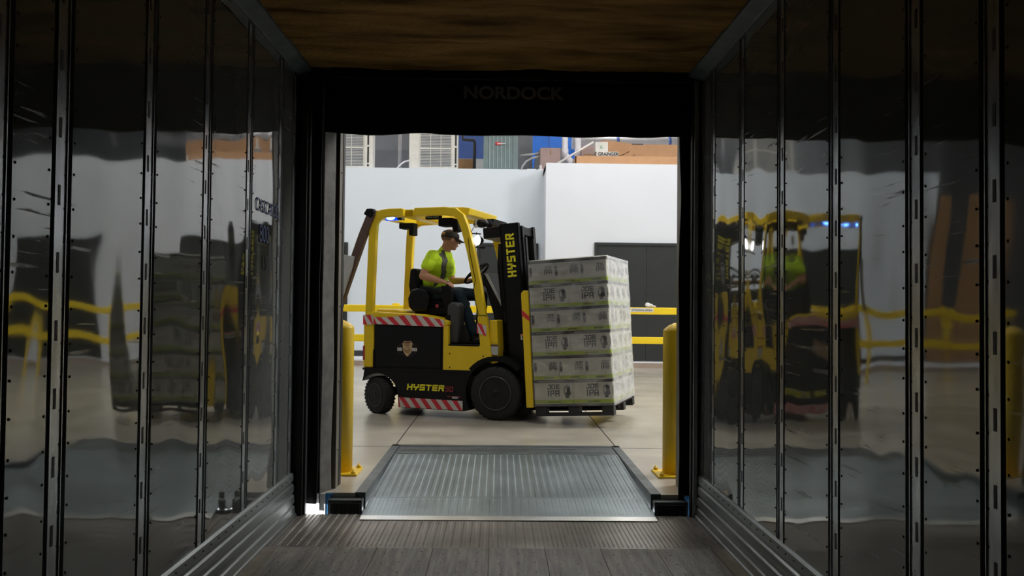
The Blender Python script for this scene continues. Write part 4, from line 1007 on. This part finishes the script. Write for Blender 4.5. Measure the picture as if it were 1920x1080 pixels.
# case mesh: wide artwork on the long sides, narrow artwork on the short ends
CL, CW_, CH = .4145, .2765, .249
def case_mesh():
    p = MB(); l, w_, h = CL/2-.0015, CW_/2-.0015, CH
    p.box((-l,-w_,0),(l,w_,h-.001),'casew')
    def art(fn, width, wide):
        p.face([fn(-width/2, .003), fn(width/2, .003), fn(width/2, .040), fn(-width/2, .040)], 'lime')
        p.face([fn(-width/2, h-.033), fn(width/2, h-.033), fn(width/2, h-.002), fn(-width/2, h-.002)], 'casek')
        f2 = lambda a, b: fn(a, b, .0022)
        if wide:
            word(p, 'JOE', f2, -.068, .150, .050, .040, .007, .0098, 'casek')
            word(p, 'IPA', f2, -.066, .076, .064, .046, .007, .0125, 'casek')
            p.face([f2(-.16,h-.027), f2(.11,h-.027), f2(.11,h-.009), f2(-.16,h-.009)], 'caseg')
            for i in range(12): p.face([f2(-.055+i*.011,.015), f2(-.047+i*.011,.015), f2(-.047+i*.011,.026), f2(-.055+i*.011,.026)], 'casek')
            # dark portrait smudge on the right
            cxa = width/2-.062
            for (dx, dz, rx, rz, mm) in ((0,.13,.036,.060,'caseg'),(.012,.155,.024,.030,'casek'),(.014,.105,.026,.026,'casek'),(-.012,.14,.012,.030,'casew'),(.0,.068,.022,.010,'casek')):
                p.face([fn(cxa+dx+rx*math.cos(t), dz+rz*math.sin(t), .0022+(.0006 if mm != 'caseg' else 0)) for t in [2*math.pi*i/14 for i in range(14)]], mm)
        else:
            word(p, 'JOE', f2, .030, .147, .034, .026, .005, .0060, 'casek')
            word(p, 'IPA', f2, .030, .096, .044, .031, .005, .0078, 'casek')
            for i in range(9): p.face([f2(-.02+i*.011,.014), f2(-.012+i*.011,.014), f2(-.012+i*.011,.027), f2(-.02+i*.011,.027)], 'casek')
            cxa = -width/2+.022
            for (dx, dz, rx, rz, mm) in ((0,.125,.018,.052,'caseg'),(.0,.118,.013,.026,'casek'),(-.002,.168,.010,.012,'casek')):
                p.face([fn(cxa+dx+rx*math.cos(t), dz+rz*math.sin(t), .0022+(.0006 if mm != 'caseg' else 0)) for t in [2*math.pi*i/12 for i in range(12)]], mm)
    art(lambda a, b, e=.0012: (a, -w_-e, b), 2*l, True)
    art(lambda a, b, e=.0012: (-a, w_+e, b), 2*l, True)
    art(lambda a, b, e=.0012: (l+e, a, b), 2*w_, False)
    art(lambda a, b, e=.0012: (-l-e, -a, b), 2*w_, False)
    return p.mesh('beer_case')
cm = case_mesh()
rowname = ['bottom layer', 'second layer from the bottom', 'third layer from the bottom', 'third layer from the top', 'second layer from the top', 'top layer']
def case(x, y, z, rot, label):
    o = bpy.data.objects.new('beer_case', cm); col.objects.link(o)
    o.matrix_world = LM @ Matrix.Translation((x+random.uniform(-.0006,.0006), y+random.uniform(-.0006,.0006), z)) @ Matrix.Rotation(rot, 4, 'Z')
    tag(o, label, 'case', 'beer cases on the pallet')
depth = ['near face', 'second from the near face', 'third from the near face', 'far side']
for k in range(6):
    z = .127+k*CH
    if k % 2 == 0:      # long sides face the dock: two across, four deep
        for i in range(2):
            for j in range(4):
                if i == 0 and j in (1,2) and k < 5: continue
                case(CL/2+i*CL, CW_/2+j*CW_, z, 0, 'printed beer case, %s, %s, %s' % (rowname[k], depth[j], ('mast side','outer side')[i]))
    else:               # ends face the dock: three across, two deep, plus a turned row at the back
        for i in range(3):
            for j in range(2):
                if i == 1 and j == 1 and k < 5: continue
                case(CW_/2+i*CW_, CL/2+j*CL, z, R(90), 'beer case set end-on, %s, %s, %s' % (rowname[k], ('near face','middle row')[j], ('mast side','centre','outer side')[i]))
        for i in range(2):
            case(CL/2+i*CL, 2*CL+CW_/2, z, 0, 'printed beer case, %s, %s, %s' % (rowname[k], 'far side', ('mast side','outer side')[i]))
# stretch film round the stack
p = MB(); per = []; e_ = .007; n1, n2 = 26, 34
for i in range(n1): per.append((-e_+(PL+2*e_)*i/n1, -e_, (0,-1)))
for i in range(n2): per.append((PL+e_, -e_+(PW+2*e_)*i/n2, (1,0)))
for i in range(n1): per.append((PL+e_-(PL+2*e_)*i/n1, PW+e_, (0,1)))
for i in range(n2): per.append((-e_, PW+e_-(PW+2*e_)*i/n2, (-1,0)))
nzv = 60; rows = []
for j in range(nzv+1):
    z = .105+(.127+6*CH+.006-.105)*j/nzv; row = []
    for (x, y, n_) in per:
        d = .0035*noise.noise(Vector((x*5, y*5, z*7+x*2+y*3)))+.002*noise.noise(Vector((x*14, y*14, z*16)))
        if n_ == (1,0): d = d*1.5+.004
        row.append(p.pt((x+n_[0]*(d+.002), y+n_[1]*(d+.002), z)))
    rows.append(row)
N_ = len(per)
for j in range(nzv):
    for i in range(N_): p.fi([rows[j][i], rows[j][(i+1)%N_], rows[j+1][(i+1)%N_], rows[j+1][i]], 'film_lit_end' if per[i][2] == (1,0) else 'film', True)
p.fi(rows[-1], 'film')
o = p.build('stretch_wrap'); o.matrix_world = LM; tag(o, 'clear stretch film wrapped around the pallet load of cases', 'stretch wrap')

# ================================================================== DRIVER (in the forklift's frame)
DM = FM
pe_e = None
b = MB()
HC = Vector((-.745,.50,1.985)); HF = R(38)                     # head centre and the way it faces
Rz = Matrix.Rotation(HF, 3, 'Z') @ Matrix.Rotation(R(10), 3, 'Y')
def H(x, y, z): return HC + Rz @ Vector((x,y,z))
b.ell(H(-.012,0,.028), (.100,.078,.092), 'skin', Rz, 24, 16)
b.ell(H(.022,0,-.035), (.072,.062,.080), 'skin', Rz, 24, 16)
b.ell(H(.052,0,-.088), (.034,.034,.028), 'skin', Rz)
b.ell(H(.083,0,.022), (.016,.050,.014), 'skin', Rz)
b.limb([H(.085,0,.015), H(.112,0,-.022)], [.009,.014], 'skin')
b.ell(H(.090,0,-.055), (.012,.024,.006), 'skin', Rz); b.ell(H(.088,0,-.066), (.011,.020,.006), 'skin', Rz)
for s_ in (-1,1):
    b.ell(H(.0,s_*.078,-.010), (.020,.010,.034), 'skin', Rz); b.ell(H(.058,s_*.042,-.03), (.028,.02,.024), 'skin', Rz)
b.limb([H(-.025,0,-.06), (-.815,.50,1.835), (-.85,.50,1.77)], [.058,.060,.07], 'skin')
# trunk and legs inside the clothes
b.limb([(-.85,.50,1.77),(-.90,.50,1.60),(-.94,.49,1.42),(-.93,.49,1.34)], [.085,.10,.10,.11], 'skin')
b.limb([(-.88,.36,1.755),(-.86,.64,1.75)], [.05,.05], 'skin')
# right arm: resting on the console; left arm: to the wheel
SR, ER, HR_ = Vector((-.885,.285,1.775)), Vector((-.955,.215,1.555)), Vector((-.725,.20,1.495))
SL, EL, HL = Vector((-.865,.695,1.745)), Vector((-.825,.745,1.515)), Vector((-.535,.685,1.520))
b.limb([SR, SR.lerp(ER,.5), ER, ER.lerp(HR_,.35), HR_], [.056,.052,.046,.043,.028], 'skin', 18)
b.limb([SL, SL.lerp(EL,.5), EL, EL.lerp(HL,.35), HL], [.056,.050,.042,.040,.027], 'skin', 18)
def hand(wr_, d, up_, sgn, curl, spread=.02, thumb=1):
    """palm and five jointed fingers; d: forward, up_: back of hand, sgn: side the thumb leaves from"""
    d = Vector(d).normalized(); u_ = Vector(up_).normalized(); sd = d.cross(u_).normalized()*sgn
    for t in (-.024,-.008,.008,.024): b.limb([wr_+sd*t*.5, wr_+d*.085+sd*t], [.017,.0125], 'skin', 10)
    for k, (t, ln) in enumerate(((.030,.070),(.0105,.080),(-.0095,.075),(-.029,.060))):
        q = wr_+d*.085+sd*t; a = curl*.5; pts = [q]
        for f_ in (.45,.32,.23):
            q = q+(d*math.cos(a)-u_*math.sin(a)+sd*t*.25).normalized()*ln*f_; pts.append(q); a += curl*(.8+.1*k)
        b.limb(pts, [.0098,.0090,.0084,.0074], 'skin', 10)
    q = wr_+d*.030+sd*.026; t1 = q+(d*.5+sd*.75-u_*.2).normalized()*.036; t2 = t1+(d*.8+sd*.2-u_*.5).normalized()*.032
    b.limb([q,t1,t2], [.0125,.0108,.0088], 'skin', 10)
hand(HR_, (.93,.05,-.22), (.2,-.25,.95), -1, .55)
hand(HL, (.80,-.25,.12), (-.1,.55,.80), 1, 1.05)
body = fuse('person', b, .0052, None, 3)
body.matrix_world = DM
tag(body, 'person in lime high visibility shirt and black cap sitting at the forklift steering wheel', 'person')
# hair: cropped, below the cap at the back
h = MB(); h.ell(H(-.018,0,.020), (.099,.0795,.070), 'hair', Rz, 24, 14)
for v in h.v: pass
o = fuse('hair', h, .006, body, 1)
# shirt
s_ = MB()
s_.limb([(-.835,.50,1.785),(-.90,.50,1.62),(-.94,.49,1.46),(-.945,.49,1.37)], [.105,.135,.138,.135], 'shirt', 24)
s_.ell((-.87,.50,1.67), (.145,.205,.16), 'shirt'); s_.ell((-.93,.49,1.50), (.145,.185,.14), 'shirt'); s_.ell((-.86,.49,1.44), (.12,.15,.09), 'shirt')
s_.limb([(-.885,.33,1.775),(-.86,.65,1.765)], [.083,.080], 'shirt', 18)
s_.limb([SR+Vector((0,.02,0)), SR.lerp(ER,.28), SR.lerp(ER,.50)], [.080,.076,.074], 'shirt', 18)
s_.limb([SL, SL.lerp(EL,.28), SL.lerp(EL,.50)], [.080,.073,.070], 'shirt', 18)
s_.limb([(-.835,.50,1.82),(-.822,.50,1.858)], [.078,.066], 'shirt', 18)
s_.k('stripe')
st_pts = [(1.86,-.81),(1.80,-.79),(1.73,-.765),(1.61,-.775),(1.55,-.80),(1.50,-.835),(1.44,-.87)]
def stripe(c, n):
    if c.y < .50 and c.y > .24 and 1.44 < c.z < 1.87 and n.y < .45:
        for (z1,u1),(z0,u0) in zip(st_pts, st_pts[1:]):
            if z0 <= c.z <= z1:
                uc = u0+(u1-u0)*(c.z-z0)/(z1-z0)
                return 1 if abs(c.x-uc) < .019 else 0
    return 0
sh = fuse('shirt', s_, .0085, body, 3, stripe)
# cloth folds
for v in sh.data.vertices:
    n_ = noise.noise(Vector((v.co.x*9, v.co.y*9, v.co.z*14)))+.6*noise.noise(Vector((v.co.x*22+v.co.z*14, v.co.y*16, v.co.z*22)))
    v.co += v.normal*(.0065*n_)
t = MB()
t.limb([(-.94,.40,1.35),(-.94,.58,1.35)], [.118,.118], 'denim', 18)
t.limb([(-.93,.395,1.345),(-.75,.365,1.355),(-.565,.345,1.345),(-.47,.345,1.14),(-.385,.345,.92)], [.095,.085,.068,.060,.056], 'denim', 20)
t.limb([(-.93,.585,1.345),(-.68,.60,1.36),(-.395,.62,1.345),(-.40,.62,1.12),(-.43,.62,.90)], [.092,.084,.066,.058,.055], 'denim', 20)
tr = fuse('trousers', t, .009, body, 3)
for v in tr.data.vertices:
    v.co += v.normal*.005*noise.noise(Vector((v.co.x*14, v.co.y*14, v.co.z*20)))
t = MB(); t.ell((-.86,.385,1.395), (.07,.03,.022), 'orange'); fuse('belt_pouch', t, .008, body, 1)
for (x, y, z) in ((-.385,.345,.86),(-.43,.62,.855)):
    t = MB(); t.limb([(x,y,z+.03),(x+.01,y,z-.02)], [.047,.045], 'shoe'); t.ell((x+.07,y,z-.028), (.13,.046,.036), 'shoe'); t.ell((x+.04,y,z-.05), (.14,.046,.018), 'shoe')
    fuse('shoe', t, .008, body, 2)
# cap with back opening and bill
t = MB(); N1 = 28
rings = []
for j in range(9):
    a = math.pi/2*j/8; ring = []
    for i in range(N1):
        q = 2*math.pi*i/N1
        ring.append(t.pt(H(-.012+.1075*math.cos(a)*math.cos(q), .086*math.cos(a)*math.sin(q), .038+.075*math.sin(a)**.9)))
    rings.append(ring)
low = [t.pt(H(-.012+.107*math.cos(2*math.pi*i/N1), .0855*math.sin(2*math.pi*i/N1), .012)) for i in range(N1)]
rings.insert(0, low)
for A, B_ in zip(rings, rings[1:]):
    for i in range(N1): t.fi([A[i],A[(i+1)%N1],B_[(i+1)%N1],B_[i]], 'cap', True)
t.fi(low[::-1], 'cap')
cp = t.build('cap', body)
t = MB(); top = []; bot = []
for i in range(13):
    q = R(-62+124*i/12)
    inner = (-.012+.104*math.cos(q), .084*math.sin(q)); k_ = math.cos(q*1.25)
    outer = (inner[0]+.078*max(0,k_), inner[1]*.93)
    dz = -.012*abs(math.sin(q))**2
    top.append((t.pt(H(inner[0],inner[1],.022+dz)), t.pt(H(outer[0],outer[1],.004+dz*1.6)), t.pt(H(inner[0],inner[1],.016+dz)), t.pt(H(outer[0],outer[1],-.002+dz*1.6))))
for A, B_ in zip(top, top[1:]):
    t.fi([A[0],A[1],B_[1],B_[0]],'cap',True); t.fi([A[2],B_[2],B_[3],A[3]],'cap',True); t.fi([A[1],A[3],B_[3],B_[1]],'cap',True)
t.build('cap_bill', cp)
t = MB(); t.ell(H(-.096,-.025,.048), (.026,.036,.020), 'captan', Rz); t.build('cap_strap_opening', cp)
# glasses
t = MB()
for y_ in (-.033,.033): t.tube([H(.104, y_+.024*math.cos(a), .004+.017*math.sin(a)) for a in [2*math.pi*i/16 for i in range(16)]], .0018, 'blackm', 6, closed=True)
for y_ in (-1,1): t.tube([H(.100,y_*.058,.008), H(.06,y_*.074,.008), H(-.005,y_*.082,.010)], .0022, 'blackm', 6)
t.build('glasses', body)
for y_ in (-.03,.03):
    t = MB(); t.ell(H(.083,y_,.006), (.012,.012,.010), 'palegrey'); t.build('eye', body)
